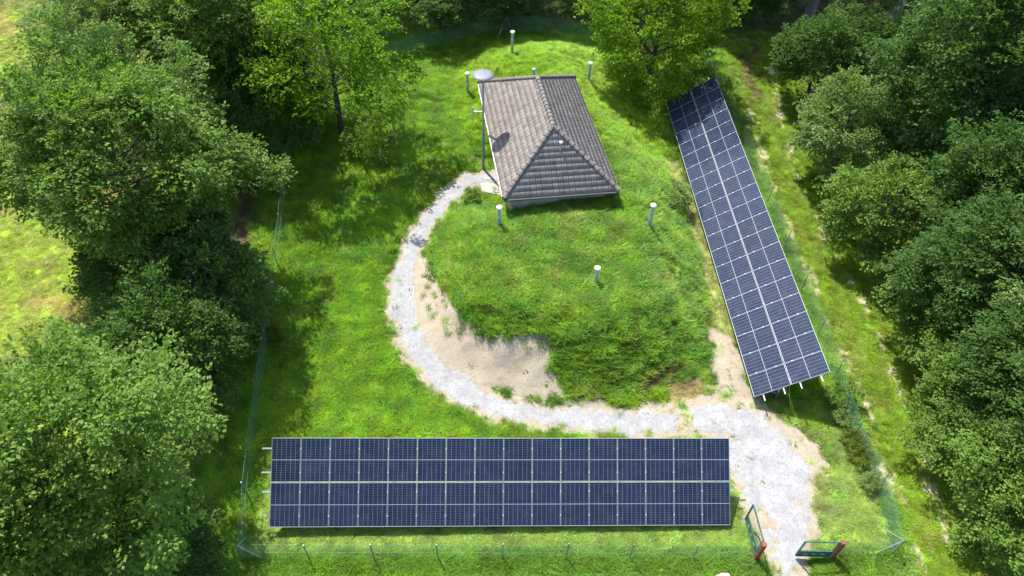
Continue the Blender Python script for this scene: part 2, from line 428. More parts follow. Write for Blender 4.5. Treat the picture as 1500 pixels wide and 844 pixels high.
# ------------------------------------------------------------------ ground sheet
xs = np.concatenate([-np.geomspace(600, 46, 14), np.arange(-45, 45.01, .25), np.geomspace(46, 600, 14)])
ys = np.concatenate([-np.geomspace(600, 12, 12), np.arange(-10, 8, 2.), np.arange(8, 66.01, .25), np.geomspace(68, 900, 16)])
X, Y = np.meshgrid(xs, ys); Z = height(X.ravel(), Y.ravel())
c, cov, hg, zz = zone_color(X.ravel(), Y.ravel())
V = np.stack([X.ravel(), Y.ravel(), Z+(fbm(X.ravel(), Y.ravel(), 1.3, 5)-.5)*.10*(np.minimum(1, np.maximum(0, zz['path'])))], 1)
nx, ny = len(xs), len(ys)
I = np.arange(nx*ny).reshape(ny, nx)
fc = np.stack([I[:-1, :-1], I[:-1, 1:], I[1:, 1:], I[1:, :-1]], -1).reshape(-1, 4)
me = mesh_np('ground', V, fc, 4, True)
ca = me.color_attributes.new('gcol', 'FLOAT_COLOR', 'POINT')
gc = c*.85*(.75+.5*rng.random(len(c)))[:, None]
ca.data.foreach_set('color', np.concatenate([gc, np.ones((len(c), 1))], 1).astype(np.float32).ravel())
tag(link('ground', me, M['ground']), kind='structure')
def ground_z(x, y):      # the sheet itself, bumps included
    x = np.atleast_1d(np.asarray(x, float)); y = np.atleast_1d(np.asarray(y, float))
    z, n1, n2, nb = zones(x, y)
    return height(x, y)+(fbm(x, y, 1.3, 5)-.5)*.10*np.minimum(1, np.maximum(0, z['path']))

def sheet(name, key, mat, x0, x1, y0, y1, step, lift, soft, pad=.5, over=0.):
    gx = np.arange(x0, x1, step); gy = np.arange(y0, y1, step)
    X, Y = np.meshgrid(gx, gy); x = X.ravel(); y = Y.ravel()
    z, n1, n2, nb = zones(x, y); s = z[key]
    zz = height(x, y)+(fbm(x, y, 1.3, 5)-.5)*.10*np.minimum(1, np.maximum(0, z['path']))
    off = np.clip(-s*soft, -.06, lift)+over
    V = np.stack([x, y, zz+off], 1); I = np.arange(len(x)).reshape(X.shape)
    fc = np.stack([I[:-1, :-1], I[:-1, 1:], I[1:, 1:], I[1:, :-1]], -1).reshape(-1, 4)
    keep = (s[fc] < pad).any(1)
    fc = fc[keep]; u, inv = np.unique(fc, return_inverse=True)
    me = mesh_np(name, V[u], inv.reshape(-1, 4), 4, True)
    return tag(link(name, me, mat), kind='structure')
sheet('sandy_ground', 'pathm', M['sand'], -7, 15.5, 9, 36, .12, .035, .14)
sheet('bare_bank', 'bank', M['slope'], -6, 6, 19, 33, .10, .045, .25)
sheet('path', 'path', M['gravel'], -7, 15.5, 8, 36, .10, .05, .3)
sheet('wheel_ruts', 'rut', M['rutm'], 10, 26, 8, 52, .14, .02, .12)

# ------------------------------------------------------------------ the tiled hut
hut_c = np.array([1.44, 35.968]); haz = .173; HL, HW = 11.695, 6.206; ZE, HR = 3.537, 2.116; a1, a2 = 3.21, 3.45
hbase = hz(-1.9, 36.)
hut = empty('tiled_hut', (hut_c[0], hut_c[1], hbase), haz)
tag(hut, 'small hut half sunk in the grassy mound under a brown hipped tile roof', 'hut')
ze = ZE-hbase
wl = MB()
wl.box((0, 0, ze/2-.1), (HW-1.1, HL-1.1, ze+.1))
wl.build('wall', M['wall'], hut)
sf = MB(); sf.box((0, 0, ze-.08), (HW-.12, HL-.12, .05)); sf.build('soffit', M['fascia'], hut)
fb = MB()
for sx in (-1, 1): fb.box((sx*(HW/2-.05), 0, ze-.02), (.03, HL-.1, .14))
for sy in (-1, 1): fb.box((0, sy*(HL/2-.05), ze-.02), (HW-.14, .03, .14))
fb.build('fascia_board', M['edge'], hut)
dr = MB(); dr.box((-HW/2+.53, 1.2, 1.0), (.06, .95, 2.0)); dd = dr.build('door', M['wood'], hut)
hd = MB(); hd.bar((-HW/2+.47, .9, 1.0), (-HW/2+.47, 1.02, 1.0), .03); hd.build('handle', M['galv'], dd)
ld = MB(); ld.box((-.9, -HL/2+.35, ze-.28), (3.0, .42, .06)); ld.box((1.35, -HL/2+.35, ze-.25), (1.3, .42, .06)); ld.build('concrete_ledge', M['fascia'], hut)
roof_mb = MB(); roof_mb.box((0, 0, ze+.03), (HW-.2, HL-.2, .04))
R1 = np.array([0, -(HL/2-a1), ze+HR]); R2 = np.array([0, HL/2-a2, ze+HR])
def roof_face(A, B, P, Q):
    """eave A->B, top edge P..Q (P=Q for a triangle). tiles as a stepped wave mesh clipped to the face"""
    A = np.array(A, float); B = np.array(B, float); u = B-A; L = np.linalg.norm(u); u /= L
    n = np.cross(B-A, np.array(P)-A); n /= np.linalg.norm(n)
    if n[2] < 0: n = -n
    v = np.cross(n, u); S = (np.array(P)-A)@v
    if S < 0: v = -v; S = -S
    cu = .30/10; nc = int(math.ceil(S/.345)); xs_ = np.arange(0, L+cu, cu)
    prof = .020*np.abs(np.sin(np.pi*xs_/.15))**.7+.026*np.abs(np.sin(np.pi*xs_/.3))**.3
    vs = []; fs = []
    k = len(xs_)
    bm = bmesh.new(); uvl = bm.loops.layers.uv.new('UVMap')
    for j in range(nc):
        v0, v1 = j*.345, min((j+1)*.345+.02, S+.02)
        rows = []
        for vv, h in ((v0, .0), (v0, .046), (v1, .018)):
            rows.append([bm.verts.new(tuple(A+u*x+v*(vv+(.012*hash2(int(x/.3), j, 3)))+n*(h+p_+.02))) for x, p_ in zip(xs_, prof)])
        for r in range(2):
            for i in range(k-1):
                f = bm.faces.new((rows[r][i], rows[r][i+1], rows[r+1][i+1], rows[r+1][i])); f.smooth = (r == 1)
                uvs = [(xs_[i], (v0, v0, v1)[r]), (xs_[i+1], (v0, v0, v1)[r]), (xs_[i+1], (v0, v0, v1)[r+1]), (xs_[i], (v0, v0, v1)[r+1])]
                for lp, q in zip(f.loops, uvs): lp[uvl].uv = (q[0]+.001, min(q[1], (j+1)*.345-.002)+.001)
    for a, b, keep in ((A, np.array(P, float), B), (B, np.array(Q, float), A)):
        d = b-a; nn = np.cross(d, (0, 0, 1.)); nn /= np.linalg.norm(nn)
        if (keep-a)@nn > 0: nn = -nn      # clear the side away from 'keep'
        bmesh.ops.bisect_plane(bm, geom=bm.verts[:]+bm.edges[:]+bm.faces[:], plane_co=tuple(a+nn*.03), plane_no=tuple(nn), clear_outer=True)
    me = bpy.data.meshes.new('roof_slope'); bm.to_mesh(me); bm.free()
    return me
cn = {'FL': (-HW/2, -HL/2, ze), 'FR': (HW/2, -HL/2, ze), 'BR': (HW/2, HL/2, ze), 'BL': (-HW/2, HL/2, ze)}
roof = roof_mb.build('roof', M['tile'], hut)
for a, b, p, q in (('FL', 'FR', R1, R1), ('BL', 'FL', R2, R1), ('FR', 'BR', R1, R2), ('BR', 'BL', R2, R2)):
    link('roof_slope', roof_face(cn[a], cn[b], p, q), M['tile'], roof)
def caps(p, q, name='ridge_cap'):
    p = np.array(p, float); q = np.array(q, float); d = q-p; L = np.linalg.norm(d); d /= L; n = int(L/.36); mb = MB()
    for i in range(n):
        a = p+d*L*i/n; b = p+d*(L*(i+1)/n+.04); w = np.array([0, 0, .07])
        mb.tube([a+w, b+w+np.array([0, 0, .028])*0-np.array([0, 0, .0])], [.165, .12], 10)
    return mb.build(name, M['cap'], roof)
t_ = NT('ridge_tiles'); t_.set(Base_Color=t_.mix(t_.ramp(t_.noise(4, 5, t_.obj(), .7), .35, .65), (.075, .068, .062), (.17, .15, .14)), Roughness=.85); M['cap'] = t_.m
caps(cn['FL'], R1); caps(cn['FR'], R1); caps(R1, R2); caps(cn['BL'], R2); caps(cn['BR'], R2)
gt = MB()
for sy in (-1,): gt.tube([(-HW/2-.02, sy*(HL/2+.09), ze-.02), (HW/2+.02, sy*(HL/2+.09), ze-.02)], .065, 8)
gt.build('gutter', M['gutter'], hut)
gt = MB()
gt.tube([(HW/2+.06, -HL/2, ze-.01), (HW/2+.06, HL/2, ze-.01)], .045, 8); gt.build('gutter', M['edge'], hut)
gt = MB(); gt.tube([(-HW/2-.06, -HL/2, ze-.01), (-HW/2-.06, HL/2, ze-.01)], .045, 8); gt.build('gutter', M['edge'], hut)
vp = MB(); vx, vy = .22, -HL/2+a1*.64
vz = ze+HR*.66; vp.tube([(vx, vy, vz-.1), (vx, vy, vz+.5)], .055, 10); v_ = vp.build('vent_pipe', M['pipe'], roof)
vp = MB(); vp.lathe((vx, vy, vz+.5), [(0.001, -.0), (.09, -.0), (.09, .05), (0.001, .08)], 14); vp.build('cap', M['white'], v_)
vx, vy, vz = -.15, HL/2-a2+.5, ze+HR-.25
vp = MB(); vp.tube([(vx, vy, vz-.1), (vx, vy, vz+.55)], .08, 10); vp.lathe((vx, vy, vz+.55), [(0.001, -.0), (.13, -.0), (.13, .05), (0.001, .1)], 14); vp.build('vent_pipe', M['pipe'], roof)
# patio in front of the door
PZ = hz(-1.4, 33.4)
pt = MB()
pp = [np.array(p) for p in hits([(697, 222), (722, 222), (740, 288), (706, 282)])]
zt = max(hz(*p) for p in pp[:1]+pp[3:])
pt.add([(p[0], p[1], hz(p[0], p[1])-.15) for p in pp]+[(p[0], p[1], hz(-2., 33.5)+.09) for p in pp], [(4,5,6,7),(0,1,5,4),(1,2,6,5),(2,3,7,6),(3,0,4,7)])
po = pt.build('paved_patio', M['concrete']); tag(po, kind='structure')
hp = hit(717, 257); hb = MB(); hb.box((hp[0], hp[1], hz(-2., 33.5)+.115), (.75, .85, .05), [(math.cos(haz), math.sin(haz), 0), (-math.sin(haz), math.cos(haz), 0), (0, 0, 1)])
tag(hb.build('floor_hatch', M['slabg']), 'grey rectangular floor hatch on the patio beside the hut', 'hatch')

# ------------------------------------------------------------------ lamp mast with the round disc
mb_ = gpt(708, 247); mx, my, mz = mb_[0], mb_[1], hz(mb_[0], mb_[1])
TOPZ = 7.155-mz
lamp = tag(empty('lamp_mast', (mx, my, mz)), 'tall thin grey mast carrying a wide round disc beside the left eave of the hut', 'lamp post')
q = MB(); q.tube([(0, 0, -.3), (0, 0, 2.6), (0, 0, 2.62), (0, 0, TOPZ-.08)], [.085, .08, .06, .05], 12); q.build('pole', M['postgrey'], lamp)
q = MB(); q.lathe((0, 0, TOPZ), [(.001, -.10), (.10, -.10), (.12, -.05), (.58, -.03), (.62, -.01), (.62, .015), (.35, .05), (.001, .075)], 40); q.build('disc_shade', M['disc'], lamp)
q = MB(); q.tube([(0, 0, TOPZ-.40), (0, 0, TOPZ-.1)], [.07, .09], 12); q.build('lamp_head', M['galv'], lamp)
ZA = 4.05
q = MB(); q.bar((0, 0, ZA), (-.62, -.05, ZA), .06); q.tube([(-.58, -.05, ZA-.16), (-.58, -.05, ZA+.30)], .035, 8); q.build('side_arm', M['galv'], lamp)
q = MB(); q.bar((-.58, -.05, ZA-.1), (-.58-.35, -.2, ZA-.12), .010); q.bar((-.58, -.05, ZA-.1), (-.2, 0, ZA-.9), .012); q.build('stay_wire', M['galv'], lamp)

# ------------------------------------------------------------------ vent pipes on the mound
vents = [((957, 300), (950, 334), 'tall white-capped vent pipe on the mound between hut and the long solar array'),
         ((875, 392), (872, 415), 'white-capped vent pipe on the front of the mound, nearest the camera'),
         ((730, 303), (731, 332), 'white-capped vent pipe just off the front left corner of the hut roof'),
         ((683, 107), (685, 137), 'white-capped vent pipe behind the disc mast at the hut\'s back left'),
         ((865, 92), (862, 119), 'white-capped vent pipe behind the back right corner of the hut roof'),
         ((751, 46), (750, 80), 'farthest white-capped vent pipe, near the back corner of the wire fence')]
for i, (tp, bp, lab) in enumerate(vents):
    b = hit(*bp); hs = np.linspace(.3, 3, 271)
    h = min(hs, key=lambda h: abs(project(np.array([b[0], b[1], hz(b[0], b[1])+h]))[1]-tp[1]))
    e_ = empty('vent_pipe', (b[0], b[1], hz(b[0], b[1]))); tag(e_, lab, 'vent pipe', 'white-capped vent pipes on the mound')
    q = MB(); q.tube([(0, 0, -.3), (0, 0, h-.08)], .095, 14); q.tube([(0, 0, h*.45), (0, 0, h*.45+.05)], .105, 14); q.build('pipe', M['pipe'], e_)
    q = MB(); q.lathe((0, 0, h-.1), [(.095, -.02), (.155, -.0), (.155, .09), (.12, .12), (.001, .13)], 20); q.build('cap', M['white'], e_)

# ------------------------------------------------------------------ solar arrays
def array(cx, az, tilt, slope, ncol, name, label, zc, rail_ext):
    """cx = centre; u along the rows, v up the slope"""
    u = np.array([math.cos(az)*math.cos(slope), math.sin(az)*math.cos(slope), math.sin(slope)])
    n0 = np.array([-math.sin(az), math.cos(az), 0]); w = np.cross(u, n0)
    v = n0*math.cos(tilt)+w*math.sin(tilt); n = np.cross(u, v)
    if n[2] < 0: n = -n
    c = np.array([cx[0], cx[1], zc])
    root = empty(name, (c[0], c[1], hz(c[0], c[1]))); tag(root, label, 'solar array')
    O = c-np.array([c[0], c[1], hz(c[0], c[1])])
    pitch = ARRP; gapv = .034
    fl = 1 if np.cross(u, v)[2] > 0 else -1
    def P(a, b, d): return O+u*a+v*b+n*d
    # one panel, then copies
    me = bpy.data.meshes.new('solar_panel')
    vs = [P(0, 0, 0)-O+0*O]; hw, hh, th = PWd/2, PHt/2, .035
    fr = .010
    quad = [(-hw+fr, -hh+fr), (hw-fr, -hh+fr), (hw-fr, hh-fr), (-hw+fr, hh-fr)]
    vv = [tuple(u*a+v*b+n*(-.004)) for a, b in quad]+[tuple(u*a+v*b+n*(-.012)) for a, b in quad]
    fs = [(0, 1, 2, 3), (7, 6, 5, 4), (0, 4, 5, 1), (1, 5, 6, 2), (2, 6, 7, 3), (3, 7, 4, 0)]
    if fl < 0: fs = [f[::-1] for f in fs]
    me.from_pydata(vv, [], fs); uvl = me.uv_layers.new(name='UVMap')
    for f in me.polygons:
        for li, vi in zip(f.loop_indices, f.vertices):
            a, b = quad[vi % 4]; uvl.data[li].uv = (a+hw, b+hh)
    me.materials.append(M['cells'])
    q = MB(); axs = (u, v, n)
    for s in (-1, 1): q.box(v*s*(hh-fr/2)-n*th/2, (PWd, fr, th), axs)
    for s in (-1, 1): q.box(u*s*(hw-.003)-n*(th/2+.003), (.006, PHt-2*fr, th), axs)
    p0 = link('solar_panel', me, None, root); f0 = q.build('panel_frame', M['alu'], p0)
    first = True
    for i in range(ncol):
        for j in (0, 1):
            a = (i-(ncol-1)/2)*pitch; b = (j-.5)*(PHt+gapv)
            if first: p, f = p0, f0; first = False
            else:
                p = p0.copy(); f = f0.copy(); COL.objects.link(p); COL.objects.link(f); p.parent = root; f.parent = p
            p.location = tuple(P(a, b, rng.normal(0, .002)))
    Lh = ncol*pitch/2; rails = [-(PHt+gapv)/2-.44, -(PHt+gapv)/2+.50, (PHt+gapv)/2-.50, (PHt+gapv)/2+.44]
    for k, b in enumerate(rails):
        q = MB(); e0, e1 = rail_ext[k]
        q.box(P((e1-e0)/2, b, -.035-.03), (2*Lh+e0+e1, .05, .055), axs); q.build('rail', M['alu'], root)
    # mid clamps in the gaps between the panels
    cl = MB().box((0, 0, 0), (.04, .06, .018), axs).build('clamp', M['clampm'], root); cl0 = True
    for i in range(1, ncol):
        for b in rails:
            o = cl if cl0 else cl.copy()
            if not cl0: COL.objects.link(o); o.parent = root
            cl0 = False; o.location = tuple(P((i-ncol/2)*pitch, b, .006))
    # frames: post with foot, girder up the slope, diagonal braces
    nf = 6 if ncol > 16 else 5
    for i in range(nf):
        a = -Lh+.35+(2*Lh-.7)*i/(nf-1)
        gd = MB(); gd.bar(P(a, -1.55, -.13), P(a, 1.55, -.13), .06, .09, n); gd.build('girder', M['galv'], root)
        top = P(a, .35, -.18); lw = P(a, .35, -.18)+v*0
        wx, wy = root.location[0]+top[0], root.location[1]+top[1]; gz = hz(wx, wy)-root.location[2]
        foot = np.array([top[0], top[1], gz+.25])
        ps = MB(); ps.tube([foot-np.array([0, 0, .6]), top], .05, 10); ps.build('post', M['galv'], root)
        br = MB(); br.bar(foot+np.array([0, 0, .15]), P(a, 1.35, -.16), .045); br.bar(foot+np.array([0, 0, .15]), P(a, -.45, -.16), .035); br.build('brace', M['galv'], root)
        bk = MB(); bk.box(foot, (.16, .16, .4)); bk.build('bracket', M['blue'], root)
        ft = MB(); ft.tube([foot-np.array([0, 0, .6]), foot-np.array([0, 0, .22])], [.26, .22], 12); ft.build('footing', M['concreteblock'], root)
    return root, P
ARRP = 1.152
q_ = dict(a1=(np.array([-.04, 14.40, 27.902-26.367]), .0515, .6963, -.0122), a2=(np.array([12.0, 31.23, 27.902-25.72]), 1.6379, -.6074, .0500))
arr1, P1 = array(q_['a1'][0], q_['a1'][1], q_['a1'][2], q_['a1'][3], 16, 'solar_array', 'straight solar array of sixteen columns of dark blue panels along the front fence', q_['a1'][0][2], [(.30, 0), (.34, .18), (.38, .26), (.38, .30)][::1])
arr2, P2 = array(q_['a2'][0], q_['a2'][1], q_['a2'][2], q_['a2'][3], 20, 'solar_array', 'long slanting solar array running away beside the mound, its far end in tree shade', q_['a2'][0][2], [(.33, .3)]*4)
# cable hanging under the second array
ca_ = hit(1151, 567); cb_ = hit(1169, 618)
q = MB(); n_ = 10; e0 = P2(-11.4, .1, -.2)+np.array(arr2.location); pts = []
for i in range(n_+1):
    t = i/n_; x = e0[0]*(1-t)+cb_[0]*t; y = e0[1]*(1-t)+cb_[1]*t
    pts.append((x, y, max(hz(x, y)+.1, e0[2]*(1-t)**2.2)))
q.tube(pts, .012, 6); tag(q.build('cable', M['cable']), 'thin yellow-green cable trailing from under the near end of the slanting array', 'cable')

# ------------------------------------------------------------------ fences
FH = 1.35
def fence(name, pts_base, label, h=FH, braces=(), skip_mesh=False, post_ends=(True, True)):
    pts = [np.array([p[0], p[1], hz(p[0], p[1])]) for p in pts_base]
    root = empty(name, tuple(pts[0])); tag(root, label, 'wire fence', 'green wire mesh fence runs around the enclosure'); o = pts[0]
    me = bpy.data.meshes.new('wire_mesh'); vs = []; fs = []; uv = []; s = 0
    for i in range(len(pts)-1):
        p, q = pts[i]-o, pts[i+1]-o; L = np.linalg.norm((q-p)[:2]); nseg = 3; tn = np.cross((q-p)/np.linalg.norm(q-p), (0, 0, 1)); tn /= np.linalg.norm(tn)
        for k in range(nseg):
            b = len(vs); t0, t1 = k/nseg, (k+1)/nseg
            A = p+(q-p)*t0; B = p+(q-p)*t1
            sag0 = .03*math.sin(math.pi*t0); sag1 = .03*math.sin(math.pi*t1)
            vs += [A+(0, 0, .03), B+(0, 0, .03), B+(0, 0, h-sag1), A+(0, 0, h-sag0)]
            fs.append((b, b+1, b+2, b+3)); uv += [(s+L*t0, 0), (s+L*t1, 0), (s+L*t1, h), (s+L*t0, h)]
        s += L
    me.from_pydata([tuple(v) for v in vs], [], fs); ul = me.uv_layers.new(name='UVMap')
    for i, c_ in enumerate(uv): ul.data[i].uv = c_
    link('wire_mesh', me, M['mesh'], root)
    wr = MB()
    for zz_ in (.1, h*.5, h-.02):
        for i in range(len(pts)-1):
            wr.bar(pts[i]-o+(0, 0, zz_), pts[i+1]-o+(0, 0, zz_), .005)
    wr.build('tension_wire', M['green2'], root)
    ang = lambda p: float(rng.normal(0, .02))
    for i, p in enumerate(pts):
        if (i == 0 and not post_ends[0]) or (i == len(pts)-1 and not post_ends[1]): continue
        q = MB(); b = p-o; q.tube([b-(0, 0, .3), b+(ang(0), ang(0), h+.04)], .024, 8); q.build('fence_post', M['postgrey2'], root)
    for (i, target) in braces:
        t = np.array([target[0], target[1], hz(target[0], target[1])]); q = MB(); q.tube([pts[i]-o+(0, 0, h*.93), t-o-(0, 0, .1)], .024, 8); q.build('brace', M['galv'], root)
    return root
M['green2'] = simple('green_wire', (.07, .14, .11), .5, 0, .2, 4)
M['postgrey2'] = simple('grey_green_post', (.16, .22, .21), .5, .3, .2, 4)
W = lambda *l: [tuple(gpt(*p)[:2]) for p in l]
c_fl, = W((359, 820)); g_l, = W((1105, 821)); g_r, = W((1217, 818)); c_fr, = W((1305, 812))
def lerp(a, b, n): return [(a[0]+(b[0]-a[0])*i/n, a[1]+(b[1]-a[1])*i/n) for i in range(n+1)]
def toward(a, b, d): L = math.hypot(b[0]-a[0], b[1]-a[1]); return (a[0]+(b[0]-a[0])*d/L, a[1]+(b[1]-a[1])*d/L)
left_pts = W((359, 820), (366, 730), (375, 641), (384, 573), (393, 506), (400, 444), (408, 391), (414, 341), (418, 294), (424, 246), (430, 206), (440, 165))
back_l = W((440, 165), (490, 128), (548, 98), (605, 76), (664, 64), (702, 51), (741, 48))
back_r = W((741, 48), (787, 49), (834, 55), (886, 64), (940, 76), (990, 90), (1036, 101))
right_pts = W((1036, 101), (1066, 165), (1094, 232), (1122, 300), (1148, 366), (1172, 428), (1196, 492), (1218, 560), (1247, 643), (1283, 718), (1305, 812))
fence('wire_fence', lerp(c_fl, g_l, 8), 'front run of green wire fence between the left corner and the open gate leaf', braces=[(0, toward(c_fl, g_l, .85))], post_ends=(True, False))
fence('wire_fence', left_pts, 'left run of green wire fence in the shade of the tree row', braces=[(0, toward(c_fl, left_pts[1], 1.0))], post_ends=(False, True))
fence('wire_fence', back_l, 'shaded back run of wire fence left of the far braced corner post', braces=[(6, W((728, 57))[0])])
fence('wire_fence', back_r, 'back run of wire fence between the far braced corner and the spreading lime tree', braces=[(0, W((752, 46))[0])], post_ends=(False, True))
fence('wire_fence', right_pts, 'right run of wire fence between the slanting array and the grass track', braces=[(10, toward(c_fr, right_pts[-2], 1.1))], post_ends=(False, True))
fence('wire_fence', [g_r, c_fr], 'short front run of wire fence right of the closed gate leaf', braces=[(1, toward(c_fr, g_r, .95))], post_ends=(False, False))
# gate posts and leaves
def gpost(p, lab):
    z = hz(*p); o = empty('gate_post', (p[0], p[1], z)); tag(o, lab, 'gate post', 'rust red gate posts')
    q = MB(); q.box((0, 0, .5), (.15, .15, 1.9)); q.build('post', M['red'], o)
    q = MB(); q.box((0, 0, 1.46), (.17, .17, .02)); q.build('top_plate', M['red'], o)
    q = MB(); q.box((.0, .10, .35), (.05, .08, .06)); q.box((.0, .10, 1.2), (.05, .08, .06)); q.build('hinge', M['green'], o)
gpost(g_l, 'square rust red gate post at the hinge of the open gate leaf')
gpost(g_r, 'square rust red gate post at the right, holding the closed gate leaf')
def leaf(p, q2, lab):
    p = np.array([*p, 0.]); q2 = np.array([*q2, 0.]); d = q2-p; L = np.linalg.norm(d); d /= L
    p[2] = hz(p[0], p[1]); o = empty('gate_leaf', tuple(p)); tag(o, lab, 'gate', 'green gate leaves')
    A = d*.14; B = d*L; z0, z1, zk = .20, 1.45, .62
    f = MB()
    for P_ in (A, B): f.bar(P_+(0, 0, z0), P_+(0, 0, z1), .055, .055, d)
    for z in (z0, z1, zk): f.bar(A+d*.0275+(0, 0, z), B-d*.0275+(0, 0, z), .05)
    f.build('frame', M['green'], o)
    k = MB(); k.bar(A+d*.03+(0, 0, (z0+zk)/2), B-d*.03+(0, 0, (z0+zk)/2), .02, zk-z0-.05); k.build('kick_plate', M['green'], o)
    r = MB(); n_ = np.cross(d, (0, 0, 1))
    for t in (.25, .5, .75):
        c_ = A+(B-A)*t+(0, 0, (z0+zk)/2-.02)
        for s in (-1, 1):
            ring = [c_+d*.09*math.cos(a)+np.array([0, 0, .035*math.sin(a)])+n_*s*.0125 for a in np.arange(12)*math.pi/6]
            r.add(ring, [list(range(12))])
    r.build('plate_opening', M['fascia'], o)
    w = MB()
    nb = int(L/.11)
    for i in range(1, nb): w.bar(A+(B-A)*i/nb+(0, 0, zk), A+(B-A)*i/nb+(0, 0, z1), .007, .007, d)
    w.build('wire_infill', M['green2'], o)
    return o
def fitpt(px, py): return W((px, py))[0]
leaf(g_l, fitpt(1090, 764), 'green gate leaf standing open inwards beside the end of the front solar array')
leaf(g_r, fitpt(1163, 817), 'green gate leaf closed across the gateway, kick plate with pale openings')

# ------------------------------------------------------------------ foliage generator
def leaves(sp, sa, sn, L, M_, leaf, rg, flat=.5):
    """sp/sa/sn: spray origins, axes, normals (N,3) -> quads"""
    N = len(sp)
    side = np.cross(sn, sa); side /= np.linalg.norm(side, axis=1)[:, None]+1e-9
    nn = np.cross(sa, side)
    t = rg.random((N, M_)); sgn = np.where(rg.random((N, M_)) < .5, -1., 1.); w = rg.random((N, M_))*.42*(1.05-t)+.02
    LL = (L*(.7+.6*rg.random(N)))[:, None]
    p = sp[:, None]+sa[:, None]*(t*LL)[..., None]+side[:, None]*(sgn*w*LL)[..., None]+nn[:, None]*(rg.normal(0, .06, (N, M_))*LL)[..., None]-np.array([0, 0, 1.])*((t**2)*LL*.18)[..., None]
    d = sa[:, None]*(.5+.5*rg.random((N, M_)))[..., None]+side[:, None]*(sgn*(.4+.8*rg.random((N, M_))))[..., None]+rg.normal(0, .28, (N, M_, 3))
    d[..., 2] -= .18
    d /= np.linalg.norm(d, axis=2)[..., None]
    ln = nn[:, None]+rg.normal(0, flat, (N, M_, 3)); s2 = np.cross(d, ln); s2 /= np.linalg.norm(s2, axis=2)[..., None]+1e-9
    l = (leaf*(.65+.7*rg.random((N, M_))))[..., None]
    v0 = p; v1 = p+d*l*.45+s2*l*.33; v2 = p+d*l; v3 = p+d*l*.45-s2*l*.33
    V = np.stack([v0, v1, v2, v3], 2).reshape(-1, 3)
    tint = np.clip(.5+rg.normal(0, .2, (N, M_))+(rg.normal(0, .18, N))[:, None]+.25*(t-.5), 0, 1)
    return V, tint.ravel()
def leaf_mesh(name, V, tint):
    n = len(V)//4
    me = mesh_np(name, V, np.arange(n*4).reshape(-1, 4), 4, False)
    at_ = me.attributes.new('tint', 'FLOAT', 'FACE'); at_.data.foreach_set('value', tint.astype(np.float32))
    return me
def unit(v): return v/(np.linalg.norm(v, axis=-1, keepdims=True)+1e-9)
def make_tree(seed, Rx, Rz, zc, nb, ns, nl, leaf=.14, rb=(.75, 1.25), hole=.0, trunk_r=.2, low=-.55, stems=1, spread=1.):
    rg = np.random.default_rng(seed)
    d = unit(rg.normal(0, 1, (nb*3, 3))); d = d[d[:, 2] > low][:nb]
    ph = rg.random(6)*6.28
    a = np.arctan2(d[:, 1], d[:, 0])
    lob = 1+.20*np.sin(2*a+ph[0]+2*d[:, 2])+.17*np.sin(3*a+ph[1]-3*d[:, 2])+.12*np.sin(5*a+ph[2]+4*d[:, 2])
    rad = (.5+.5*rg.random(len(d))**.45)*lob*np.where(rg.random(len(d)) < .16, 1.22, 1.)
    C_ = d*np.stack([Rx*rad, Rx*rad, Rz*rad], 1)*.84+np.array([0, 0, zc])
    rbv = rb[0]+(rb[1]-rb[0])*rg.random(len(d))
    C_ = C_ if hole <= 0 else C_[rg.random(len(C_)) > hole]
    rbv = rbv[:len(C_)]
    dirs = unit(C_-np.array([0, 0, zc*.8]))
    k = len(C_)
    sd_ = unit(rg.normal(0, 1, (k, ns, 3))+dirs[:, None]*.75+np.array([0, 0, .35]))
    pos = C_[:, None]+sd_*(rbv[:, None]*(.35+.65*rg.random((k, ns))))[..., None]*np.array([1, 1, .62])
    ax = sd_*.7+dirs[:, None]*.6; ax[..., 2] = ax[..., 2]*.45-.05; ax = unit(ax+rg.normal(0, .18, ax.shape))
    nr = unit(np.array([0, 0, 1.])+rg.normal(0, .33, ax.shape)+sd_*.35)
    V, t = leaves(pos.reshape(-1, 3), ax.reshape(-1, 3), nr.reshape(-1, 3), .62*spread, nl, leaf, rg)
    crown = leaf_mesh('crown', V, t)
    tb = MB(); H_ = zc+Rz*.55
    for s in range(stems):
        off = rg.normal(0, trunk_r*1.6 if stems > 1 else 0, 2)
        pts = [(off[0]*(1+2*i/5.)+rg.normal(0, trunk_r*.4), off[1]*(1+2*i/5.)+rg.normal(0, trunk_r*.4), -.3+(H_+.3)*i/5.) for i in range(6)]
        tb.tube(pts, [trunk_r*(1.25-.2*i) if i < 5 else trunk_r*.15 for i in range(6)], 9)
    tr = np.array(pts)
    idx = rg.permutation(k)[:min(k, int(10+k*.42))]
    rr_ = np.linalg.norm((C_-np.array([0, 0, zc]))/np.array([Rx, Rx, Rz]), axis=1)
    for i in idx:
        if rr_[i] > .86 or C_[i][2] < zc-Rz*.45: continue
        e = C_[i]+rg.normal(0, .1, 3); zs = max(zc*.28, min(H_*.85, e[2]-np.hypot(e[0], e[1])*.55)); j = min(4, int(zs/H_*5)); f_ = zs/H_*5-j
        st = tr[j]*(1-f_)+tr[min(j+1, 5)]*f_; m = st*.5+e*.5+(np.array([0, 0, -.12])+rg.normal(0, .12, 3))*min(1, Rx/3)
        r0 = trunk_r*.36*(1-.6*zs/H_)+.003; tb.tube([st, m, e], [r0, r0*.6, .004], 5, cap=False)
    me = bpy.data.meshes.new('trunk'); me.from_pydata(tb.v, [], tb.f); me.polygons.foreach_set('use_smooth', tb.sm); me.update()
    return crown, me
KINDS = {}
def kind(k, *a, **kw): KINDS[k] = make_tree(*a, **kw)
kind('bigA', 1, 5.0, 4.6, 8.0, 200, 30, 21, leaf=.14, trunk_r=.26)
